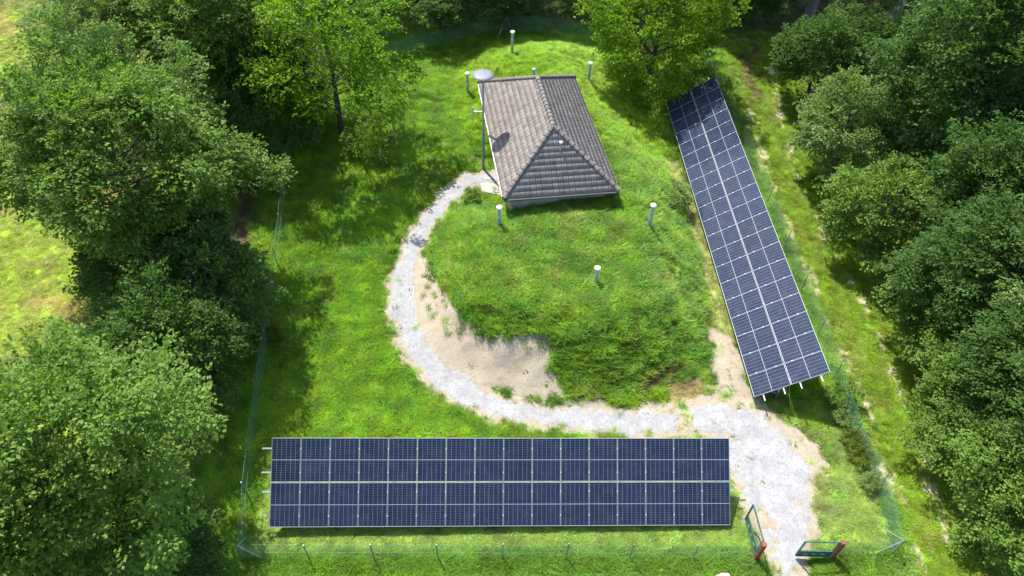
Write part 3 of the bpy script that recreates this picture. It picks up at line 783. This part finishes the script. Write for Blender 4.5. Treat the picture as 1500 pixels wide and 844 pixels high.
kind('bigB', 2, 4.7, 5.0, 7.6, 190, 30, 21, leaf=.14, trunk_r=.26)
kind('tall', 3, 3.9, 6.0, 8.4, 180, 29, 20, leaf=.145, rb=(.9, 1.3), trunk_r=.24, low=-.8)
kind('midA', 4, 2.7, 2.5, 3.1, 95, 22, 18, leaf=.13, rb=(.6, .95), trunk_r=.11, low=-.75, stems=3, spread=.85)
kind('midB', 5, 2.6, 2.7, 3.2, 90, 22, 18, leaf=.13, rb=(.6, 1.0), trunk_r=.11, low=-.75, stems=3, spread=.85)
kind('midC', 6, 2.9, 2.3, 2.9, 95, 22, 18, leaf=.12, rb=(.6, .9), trunk_r=.11, low=-.7, stems=3, spread=.8)
kind('open', 7, 4.3, 4.3, 4.9, 125, 14, 17, leaf=.15, rb=(.6, 1.1), trunk_r=.15, low=-.9)
kind('openB', 8, 4.5, 4.2, 4.3, 180, 18, 18, leaf=.15, rb=(.7, 1.2), trunk_r=.20, low=-.95)
kind('bush', 9, .85, .62, .65, 22, 12, 14, leaf=.085, rb=(.22, .36), trunk_r=.012, low=-.6, stems=3, spread=.42)
used = set()
def tree(k, name, label, cat, group, px=None, py=None, z=0., xy=None, s=1., sz=1., mat='leaf', bark='bark', rot=None, trunk=True):
    if xy is None:
        zc = {'bigA': 8., 'bigB': 7.6, 'tall': 8.4, 'midA': 3.1, 'midB': 3.2, 'midC': 2.9, 'open': 5.4, 'openB': 5.0, 'bush': .65}[k]*s*sz
        zz = 0
        for _ in range(12):
            p = at(px, py, zz+zc); zz = hz(p[0], p[1])
        xy = (p[0], p[1])
    o = empty(name, (xy[0], xy[1], hz(*xy)), rot if rot is not None else float(rng.random()*6.28)); o.scale = (s, s, s*sz)
    tag(o, label, cat, group)
    cr, tr = KINDS[k]
    a = bpy.data.objects.new('crown', cr); COL.objects.link(a); a.parent = o
    if not cr.materials: cr.materials.append(M['leaf'])
    a.material_slots[0].link = 'OBJECT'; a.material_slots[0].material = M[mat]
    b = bpy.data.objects.new('trunk', tr); COL.objects.link(b); b.parent = o
    if not tr.materials: tr.materials.append(M['bark'])
    b.material_slots[0].link = 'OBJECT'; b.material_slots[0].material = M[bark]
    return o
GL, GR, GB = 'trees in the row left of the fence', 'bushy trees right of the grass track', 'forest trees behind the enclosure'
T = [
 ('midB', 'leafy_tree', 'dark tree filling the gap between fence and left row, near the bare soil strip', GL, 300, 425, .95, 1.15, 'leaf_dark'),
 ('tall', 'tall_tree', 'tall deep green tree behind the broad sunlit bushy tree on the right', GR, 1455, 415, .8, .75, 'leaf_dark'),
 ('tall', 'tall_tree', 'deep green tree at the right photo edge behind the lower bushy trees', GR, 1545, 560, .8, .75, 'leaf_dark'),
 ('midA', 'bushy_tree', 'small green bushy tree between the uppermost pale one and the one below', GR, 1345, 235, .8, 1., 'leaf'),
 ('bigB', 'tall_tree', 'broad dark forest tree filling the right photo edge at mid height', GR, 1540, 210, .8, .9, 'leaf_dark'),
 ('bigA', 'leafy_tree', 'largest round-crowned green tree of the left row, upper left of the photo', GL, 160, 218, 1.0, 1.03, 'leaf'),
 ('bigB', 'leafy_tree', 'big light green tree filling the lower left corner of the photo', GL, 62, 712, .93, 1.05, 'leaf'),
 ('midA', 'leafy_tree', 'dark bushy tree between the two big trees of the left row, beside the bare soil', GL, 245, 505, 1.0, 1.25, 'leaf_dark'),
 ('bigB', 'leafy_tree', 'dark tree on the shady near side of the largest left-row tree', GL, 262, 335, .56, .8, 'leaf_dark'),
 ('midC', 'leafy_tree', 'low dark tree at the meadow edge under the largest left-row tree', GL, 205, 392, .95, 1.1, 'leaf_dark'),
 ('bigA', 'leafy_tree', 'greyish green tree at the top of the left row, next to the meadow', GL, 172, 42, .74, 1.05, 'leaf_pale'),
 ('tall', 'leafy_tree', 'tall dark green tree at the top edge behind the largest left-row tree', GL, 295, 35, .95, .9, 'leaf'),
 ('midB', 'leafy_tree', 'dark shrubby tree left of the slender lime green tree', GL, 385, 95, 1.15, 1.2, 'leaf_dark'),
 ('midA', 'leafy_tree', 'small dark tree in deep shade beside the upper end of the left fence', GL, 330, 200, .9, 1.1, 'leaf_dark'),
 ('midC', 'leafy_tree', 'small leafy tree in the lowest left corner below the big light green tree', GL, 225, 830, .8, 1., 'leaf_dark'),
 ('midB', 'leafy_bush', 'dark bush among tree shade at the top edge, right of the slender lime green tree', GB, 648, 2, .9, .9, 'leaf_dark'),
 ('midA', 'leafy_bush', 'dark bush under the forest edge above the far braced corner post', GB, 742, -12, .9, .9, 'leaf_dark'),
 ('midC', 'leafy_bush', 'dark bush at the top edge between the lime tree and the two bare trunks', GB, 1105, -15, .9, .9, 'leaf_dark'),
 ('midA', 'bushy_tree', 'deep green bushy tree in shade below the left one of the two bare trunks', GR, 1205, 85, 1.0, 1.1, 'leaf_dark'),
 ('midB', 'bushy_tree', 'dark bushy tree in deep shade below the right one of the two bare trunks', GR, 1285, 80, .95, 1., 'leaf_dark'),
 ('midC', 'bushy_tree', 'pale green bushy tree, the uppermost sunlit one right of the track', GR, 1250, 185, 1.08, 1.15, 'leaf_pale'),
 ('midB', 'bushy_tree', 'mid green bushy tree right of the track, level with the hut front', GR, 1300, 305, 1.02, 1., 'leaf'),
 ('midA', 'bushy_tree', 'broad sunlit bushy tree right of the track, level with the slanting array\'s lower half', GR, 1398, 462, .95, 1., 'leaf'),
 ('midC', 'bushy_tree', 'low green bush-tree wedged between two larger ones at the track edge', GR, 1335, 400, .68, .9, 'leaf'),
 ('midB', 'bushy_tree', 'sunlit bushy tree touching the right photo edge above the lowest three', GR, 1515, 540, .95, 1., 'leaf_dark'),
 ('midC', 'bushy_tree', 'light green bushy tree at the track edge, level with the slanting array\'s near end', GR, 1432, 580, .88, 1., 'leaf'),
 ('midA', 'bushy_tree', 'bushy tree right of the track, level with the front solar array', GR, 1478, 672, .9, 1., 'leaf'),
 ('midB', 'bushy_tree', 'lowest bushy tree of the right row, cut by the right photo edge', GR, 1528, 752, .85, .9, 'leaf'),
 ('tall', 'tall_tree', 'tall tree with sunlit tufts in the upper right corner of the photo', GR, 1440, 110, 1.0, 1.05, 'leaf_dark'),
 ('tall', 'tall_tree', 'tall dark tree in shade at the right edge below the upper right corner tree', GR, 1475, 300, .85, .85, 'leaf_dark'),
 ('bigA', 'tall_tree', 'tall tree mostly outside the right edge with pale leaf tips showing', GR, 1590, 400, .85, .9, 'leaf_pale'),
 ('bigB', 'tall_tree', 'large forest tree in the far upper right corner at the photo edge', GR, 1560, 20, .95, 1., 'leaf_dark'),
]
for k, nm, lab, grp, px, py, s, sz, mt in T:
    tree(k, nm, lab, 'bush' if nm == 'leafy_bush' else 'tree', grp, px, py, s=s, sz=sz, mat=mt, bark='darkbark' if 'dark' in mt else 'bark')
# the two lime green trees standing on the grass
b = gpt(492, 198); tree('open', 'slender_tree', 'slender lime green open-crowned tree with a bare dark trunk, top left of centre', 'tree', None, xy=(b[0]+.4, b[1]), s=1.12, sz=1.08, mat='leaf_lime', bark='darkbark', rot=.6)
b = gpt(1005, 140); tree('openB', 'lime_tree', 'lime green spreading tree overhanging the far end of the slanting array', 'tree', None, xy=(b[0]-2.5, b[1]+1.1), s=.95, sz=1.1, mat='leaf_lime', bark='darkbark', rot=2.1)
# forest trees whose crowns pass over the top of the frame
FT = [(-20, 60, 1.), (-13, 61, 1.05), (-6.5, 60.5, 1.), (.5, 61, 1.05), (7, 62, 1.), (14, 62.5, 1.), (-27, 57, 1.)]
for i, (x, y, s) in enumerate(FT):
    pass
def bare(px, py, lean, lab, r):
    b = gpt(px, py); o = empty('forest_tree', (b[0], b[1], hz(b[0], b[1]))); tag(o, lab, 'tree', 'forest trees with bare trunks at the top edge')
    q = MB(); q.tube([(0, 0, -.3), (lean*.3, 0, 3), (lean*.9, .1, 7), (lean*1.4, .2, 12)], [r*1.2, r, r*.8, r*.3], 10)
    q.build('trunk', M['trunk_grey'], o)
    c_ = bpy.data.objects.new('crown', KINDS['bigB'][0]); COL.objects.link(c_); c_.parent = o; c_.location = (lean*1.1, 0, 5.0); c_.material_slots[0].link = 'OBJECT'; c_.material_slots[0].material = M['leaf_dark']
M['trunk_grey'] = simple('grey_trunk', (.16, .15, .15), .9, 0, .35, 4)
bare(1178, 38, .8, 'upright bare grey trunk of a forest tree, left of two at top edge', .32)
bare(1297, 44, 1.8, 'leaning bare grey trunk of a forest tree, right of two at top edge', .28)
for x, y, s, lab in [(-23., 56.5, 1.0, 'forest tree over the top edge above the slender lime green tree'), (-14.5, 57.5, 1.05, 'forest tree over the top edge left of the far fence corner'), (-6.5, 58.2, 1.0, 'forest tree over the top edge behind the far fence corner'), (1.5, 59.5, 1.05, 'forest tree over the top edge behind the hut roof'), (11., 61., 1.0, 'forest tree over the top edge behind the lime green spreading tree'), (15.5, 56.5, .9, 'forest tree over the top edge right of the spreading lime tree'), (22, 58.5, 1.0, 'forest tree over the top edge left of the two bare trunks'), (30, 60, 1.05, 'forest tree over the top edge between the two bare trunks'), (39.5, 57., 1.0, 'forest tree over the top edge right of the two bare trunks')]:
    tree('bigA', 'forest_tree', lab, 'tree', GB, xy=(x, y), s=s, sz=1.05, mat='leaf_dark', bark='darkbark')
# small bushes
SB = [('leafy green bush between the near right corner of the slanting array and the fence', 1228, 586, .85, 'leaf'),
      ('rounded bush with browned tips below the near end of the slanting array', 1236, 618, .55, 'leaf_pale'),
      ('yellow-green bush against the right fence, the upper of two', 1250, 652, .6, 'leaf_yellow'),
      ('yellow-green bush against the right fence, the lower of two', 1262, 676, .6, 'leaf_yellow'),
      ('dull green bush by the right fence post above the front right corner', 1275, 712, .5, 'leaf_pale'),
      ('pale sapling in the grass between the hut and the slanting array', 985, 300, .95, 'leaf_pale'),
      ('leafy weed clump on the mound edge where the path meets the patio', 690, 296, .6, 'leaf'),
      ('small bush beside a post halfway up the left fence', 398, 497, .6, 'leaf_yellow'),
      ('shaded bush beside the upper part of the left fence', 372, 262, 1., 'leaf_dark'),
      ('low bush in the patchy shade right of the slender lime tree trunk', 545, 225, 1.6, 'leaf'),
      ('light green bush at the left foot of the slender lime tree, near the fence', 405, 180, 1.8, 'leaf_pale'),
      ('leafy bush at the foot of the slender lime green tree', 455, 160, 1.7, 'leaf'),
      ('light bush left of the slender lime tree trunk, in half shade', 425, 215, 1.3, 'leaf')]
for lab, px, py, s, mt in SB:
    p = hit(px, py); tree('bush', 'small_bush', lab, 'bush', 'small bushes and herb clumps', xy=(p[0], p[1]), s=s, mat=mt)

# ------------------------------------------------------------------ grass and herbs (countless: stuff)
def blade_tuft(name, nbl, h, w, spread, seed, broad=False):
    rg = np.random.default_rng(seed); V = []; Fq = []
    for i in range(nbl):
        a = rg.random()*6.28; r = spread*math.sqrt(rg.random()); x, y = r*math.cos(a), r*math.sin(a)
        b = rg.random()*6.28; hh = h*(.55+.7*rg.random()); ln = hh*(.55+.95*rg.random())*(1.1 if broad else 1)
        dx, dy = math.cos(b), math.sin(b); sx, sy = -dy*w/2, dx*w/2
        k = len(V)
        V += [(x-sx, y-sy, -.02), (x+sx, y+sy, -.02), (x+sx*1.1+dx*ln*.35, y+sy*1.1+dy*ln*.35, hh*.62), (x-sx*1.1+dx*ln*.35, y-sy*1.1+dy*ln*.35, hh*.62),
              (x+dx*ln+sx*.25, y+dy*ln+sy*.25, hh*.95), (x+dx*ln-sx*.25, y+dy*ln-sy*.25, hh*.95)]
        Fq += [(k, k+1, k+2, k+3), (k+3, k+2, k+4, k+5)]
    me = mesh_np(name, np.array(V), np.array(Fq), 4, False); me.materials.append(M['grass'])
    return bpy.data.objects.new(name, me)
def herb(name, nl, r, h, leaf, seed, mat=None):
    rg = np.random.default_rng(seed); d = unit(rg.normal(0, 1, (nl, 3))*np.array([1, 1, .5])+np.array([0, 0, .35]))
    p = d*np.array([r, r, h])*(.3+.7*rg.random((nl, 1))); p[:, 2] = np.abs(p[:, 2])
    V, t = leaves(p, unit(d*np.array([1, 1, .3])), unit(np.array([0, 0, 1.])+rg.normal(0, .3, (nl, 3))), .05, 3, leaf, rg)
    me = leaf_mesh(name, V, t); me.materials.append(mat or M['grass'])
    return bpy.data.objects.new(name, me)
srcs = {'grass': [blade_tuft('tuft_a', 62, .17, .015, .24, 1), blade_tuft('tuft_b', 60, .22, .014, .25, 2), blade_tuft('tuft_c', 56, .13, .018, .25, 3), blade_tuft('tuft_d', 46, .28, .014, .2, 4)],
        'herbs': [herb('herb_a', 26, .20, .20, .085, 5), herb('herb_b', 30, .24, .16, .065, 6), herb('herb_c', 20, .16, .26, .10, 7)],
        'flowers': [herb('flower_a', 7, .18, .3, .06, 8, M['yellow']), herb('flower_b', 4, .2, .3, .05, 9, M['petal'])]}
def scatter(name, P, rot, scl, idx, col, objs):
    c_ = bpy.data.collections.new(name+'_sources')
    for o in objs: c_.objects.link(o)
    me = bpy.data.meshes.new(name); me.vertices.add(len(P)); me.vertices.foreach_set('co', P.astype(np.float32).ravel())
    for an, ty, d in (('rot', 'FLOAT_VECTOR', rot), ('scl', 'FLOAT_VECTOR', scl), ('gcol', 'FLOAT_VECTOR', col)):
        a = me.attributes.new(an, ty, 'POINT'); a.data.foreach_set('vector', np.ascontiguousarray(d, np.float32).ravel())
    a = me.attributes.new('idx', 'INT', 'POINT'); a.data.foreach_set('value', idx.astype(np.int32))
    o = link(name, me)
    ng = bpy.data.node_groups.new(name+'_scatter', 'GeometryNodeTree')
    ng.interface.new_socket(name='Geometry', in_out='INPUT', socket_type='NodeSocketGeometry'); ng.interface.new_socket(name='Geometry', in_out='OUTPUT', socket_type='NodeSocketGeometry')
    gi = ng.nodes.new('NodeGroupInput'); go = ng.nodes.new('NodeGroupOutput')
    m2p = ng.nodes.new('GeometryNodeMeshToPoints'); ip = ng.nodes.new('GeometryNodeInstanceOnPoints'); ci = ng.nodes.new('GeometryNodeCollectionInfo')
    ci.inputs['Collection'].default_value = c_; ci.inputs['Separate Children'].default_value = True; ci.inputs['Reset Children'].default_value = True
    ip.inputs['Pick Instance'].default_value = True
    def na(nm, ty):
        n_ = ng.nodes.new('GeometryNodeInputNamedAttribute'); n_.data_type = ty; n_.inputs['Name'].default_value = nm; return n_.outputs[0]
    L_ = ng.links.new
    L_(gi.outputs[0], m2p.inputs['Mesh']); L_(m2p.outputs[0], ip.inputs['Points']); L_(ci.outputs[0], ip.inputs['Instance'])
    L_(na('idx', 'INT'), ip.inputs['Instance Index']); L_(na('rot', 'FLOAT_VECTOR'), ip.inputs['Rotation']); L_(na('scl', 'FLOAT_VECTOR'), ip.inputs['Scale'])
    L_(ip.outputs[0], go.inputs[0])
    md = o.modifiers.new('scatter', 'NODES'); md.node_group = ng
    return o
def inview(x, y, z, mgn=130):
    px, py, w = project(np.stack([x, y, z], 1)); return (px > -mgn) & (px < 1500+mgn) & (py > -mgn*.6) & (py < 844+mgn) & (w > 1)
def inhut(x, y, m=0.):
    dx, dy = x-hut_c[0], y-hut_c[1]; a = dx*math.cos(haz)+dy*math.sin(haz); b = -dx*math.sin(haz)+dy*math.cos(haz)
    return (np.abs(a) < HW/2-.5+m) & (np.abs(b) < HL/2-.5+m)
N0 = 165000
x = rng.uniform(-42, 42, N0*2); y = rng.uniform(7, 62, N0*2)
k = inview(x, y, base_h(x, y)) & ~inhut(x, y); x = x[k]; y = y[k]
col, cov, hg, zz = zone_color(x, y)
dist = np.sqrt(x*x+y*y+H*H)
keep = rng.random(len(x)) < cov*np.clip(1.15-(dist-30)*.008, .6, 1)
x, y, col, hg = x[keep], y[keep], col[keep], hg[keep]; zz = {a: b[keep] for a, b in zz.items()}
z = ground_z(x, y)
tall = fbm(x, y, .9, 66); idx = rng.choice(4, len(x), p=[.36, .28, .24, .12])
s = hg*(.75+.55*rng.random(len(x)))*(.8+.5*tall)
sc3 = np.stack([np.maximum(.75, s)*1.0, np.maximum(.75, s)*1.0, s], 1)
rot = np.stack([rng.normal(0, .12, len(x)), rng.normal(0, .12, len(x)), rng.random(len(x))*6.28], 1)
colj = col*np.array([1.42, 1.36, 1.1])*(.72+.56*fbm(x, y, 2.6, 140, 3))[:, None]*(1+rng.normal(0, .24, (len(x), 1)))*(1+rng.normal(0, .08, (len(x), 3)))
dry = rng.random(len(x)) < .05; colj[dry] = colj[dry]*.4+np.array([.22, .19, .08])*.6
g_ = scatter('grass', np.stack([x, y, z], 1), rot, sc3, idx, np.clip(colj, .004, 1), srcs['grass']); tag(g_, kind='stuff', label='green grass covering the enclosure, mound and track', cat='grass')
print('GRASS', len(x))
# herbs : clumpier, mostly on the mound, along the path and outside the fence
Nh = 90000
x = rng.uniform(-42, 42, Nh); y = rng.uniform(7, 60, Nh); k = inview(x, y, base_h(x, y)) & ~inhut(x, y); x, y = x[k], y[k]
col, cov, hg, zz = zone_color(x, y)
m = sstep(.3, -.5, zz['mound']); cl = sstep(.46, .62, fbm(x, y, .8, 71))
yl = FRONT[0][1]+(x-FRONT[0][0])*(FRONT[1][1]-FRONT[0][1])/(FRONT[1][0]-FRONT[0][0])
pr_ = np.clip(.16+.55*m*(y < 37)+.25*cl+.35*(y < yl), 0, 1)*np.clip((hg-.25)*1.8, 0, 1)
pr_ = np.maximum(pr_*cov, .006*(zz['bank'] < 0)+.02*(zz['pathm'] < .3))
k = rng.random(len(x)) < pr_; x, y, col, hg = x[k], y[k], col[k], hg[k]; z = ground_z(x, y)
s = (.5+.75*rng.random(len(x)))*np.maximum(.6, hg)
sc3 = np.stack([s, s, s*(.8+.4*rng.random(len(x)))], 1); rot = np.stack([rng.normal(0, .1, len(x)), rng.normal(0, .1, len(x)), rng.random(len(x))*6.28], 1)
colj = (col*.5+np.array([.11, .20, .03])*.5)*1.1*(1+rng.normal(0, .25, (len(x), 1)))
h_ = scatter('meadow_herbs', np.stack([x, y, z], 1), rot, sc3, rng.integers(0, 3, len(x)), np.clip(colj, .004, 1), srcs['herbs']); tag(h_, kind='stuff', label='broad-leaved meadow herbs growing among the grass', cat='herbs')
print('HERBS', len(x))
Nf = 26000
x = rng.uniform(-42, 42, Nf); y = rng.uniform(7, 50, Nf); k = inview(x, y, base_h(x, y)) & ~inhut(x, y); x, y = x[k], y[k]
col, cov, hg, zz = zone_color(x, y); k = rng.random(len(x)) < np.clip((fbm(x, y, .7, 81)-.46)*1.6, .015, .5)*cov*(hg > .4); x, y = x[k], y[k]; z = ground_z(x, y)
s = .35+.4*rng.random(len(x)); sc3 = np.stack([s, s, s+.35], 1); rot = np.zeros((len(x), 3)); rot[:, 2] = rng.random(len(x))*6.28
f_ = scatter('wildflowers', np.stack([x, y, z], 1), rot, sc3, (rng.random(len(x)) < .22).astype(int), np.ones((len(x), 3)), srcs['flowers']); tag(f_, kind='stuff', label='tiny yellow and white wildflowers dotted through the grass', cat='wildflowers')
print('FLOWERS', len(x))

# ------------------------------------------------------------------ white parked car, only its nose corner enters the frame
def car():
    p = at(1066, 838, .72); root = empty('parked_car', (p[0], p[1], hz(p[0], p[1])), R(-4)); tag(root, 'white vehicle of which only a rounded bonnet corner shows at the bottom edge', 'car')
    M['carw'] = simple('white_car_paint', (.8, .8, .8), .25, 0, .02, 2); M['glass'] = simple('dark_car_glass', (.02, .025, .03), .08, 0, .1, 2); M['tyre'] = simple('black_rubber', (.02, .02, .02), .8, 0, .1, 4); M['seam'] = simple('dark_seam', (.03, .03, .03), .7, 0, .1, 4)
    # lofted body: stations along -y (nose at y=0), half width and heights
    st = [(0.0, .13, .45, .66), (-.12, .24, .32, .76), (-.4, .46, .28, .86), (-.9, .80, .26, .96), (-1.3, .82, .25, 1.02), (-3.2, .83, .25, 1.05), (-3.9, .80, .28, 1.0), (-4.1, .70, .38, .85)]
    vs = []; n = 14
    for yy, w, z0, z1 in st:
        for i in range(n):
            a = 2*math.pi*i/n; ca_, sa_ = math.cos(a), math.sin(a)
            ex = .45; cx_ = math.copysign(abs(ca_)**ex, ca_); sz_ = math.copysign(abs(sa_)**ex, sa_)
            vs.append((-w+.1+w*cx_-.0, yy-(0.10*(1-abs(cx_))*0), (z0+z1)/2+(z1-z0)/2*sz_))
    fs = [(i*n+j, i*n+(j+1) % n, (i+1)*n+(j+1) % n, (i+1)*n+j) for i in range(len(st)-1) for j in range(n)]+[list(range(n))[::-1], list(range((len(st)-1)*n, len(st)*n))]
    b = MB(); b.add(vs, fs, True); body = b.build('body', M['carw'], root)
    md = body.modifiers.new('smooth', 'SUBSURF'); md.levels = md.render_levels = 2
    cb = MB(); cb.add([(-1.45, -1.25, 1.0), (-.0, -1.25, 1.0), (-.0, -3.75, 1.0), (-1.45, -3.75, 1.0), (-1.28, -1.95, 1.48), (-.17, -1.95, 1.48), (-.17, -3.4, 1.48), (-1.28, -3.4, 1.48)], [(0,1,5,4),(1,2,6,5),(2,3,7,6),(3,0,4,7)]); cb.build('window', M['glass'], root)
    rf = MB(); rf.box((-.725, -2.67, 1.49), (1.15, 1.5, .04)); rf.build('roof', M['carw'], root)
    sm_ = MB(); sm_.bar((-.12, -.10, .775), (-.12, -.5, .905), .022, .02); sm_.build('bonnet_seam', M['seam'], root)
    for sx in (-1.5, .05):
        for yy in (-.8, -3.2):
            w = MB(); w.tube([(sx-.1, yy, .31), (sx+.1, yy, .31)], .31, 20); w.build('wheel', M['tyre'], root)
    return root
car()

# ------------------------------------------------------------------ camera, light, world
cd = bpy.data.cameras.new('camera'); cam = bpy.data.objects.new('camera', cd); COL.objects.link(cam)
cam.matrix_world = Matrix(((rt[0], upv[0], -fwd[0], CAM[0]), (rt[1], upv[1], -fwd[1], CAM[1]), (rt[2], upv[2], -fwd[2], CAM[2]), (0, 0, 0, 1)))
cd.sensor_width = 36; cd.lens = F/1500*36; cd.clip_end = 3000; scene.camera = cam
sd = bpy.data.lights.new('sun', 'SUN'); sd.energy = 4.3; sd.angle = R(.55); sd.color = (1, .955, .88)
so = bpy.data.objects.new('sun', sd); COL.objects.link(so)
tv = Vector((math.sin(SAZ)*math.cos(SEL), -math.cos(SAZ)*math.cos(SEL), -math.sin(SEL)))
so.rotation_euler = tv.to_track_quat('-Z', 'Y').to_euler(); so.location = (0, 30, 60)
wd = bpy.data.worlds.new('World'); scene.world = wd; wd.use_nodes = True; wt = wd.node_tree
bg = wt.nodes['Background']; sk = wt.nodes.new('ShaderNodeTexSky'); sk.sky_type = 'NISHITA'; sk.sun_disc = False
sk.sun_elevation = SEL; sk.sun_rotation = math.atan2(-tv.x, -tv.y); sk.air_density = 1.; sk.dust_density = 1.5
wt.links.new(sk.outputs[0], bg.inputs[0]); bg.inputs[1].default_value = .15
vs_ = scene.view_settings; vs_.view_transform = 'Standard'; vs_.look = 'None'; vs_.exposure = 1.3; vs_.gamma = 1
scene.cycles.max_bounces = 6; scene.cycles.transparent_max_bounces = 24; scene.cycles.transmission_bounces = 3; scene.cycles.diffuse_bounces = 3
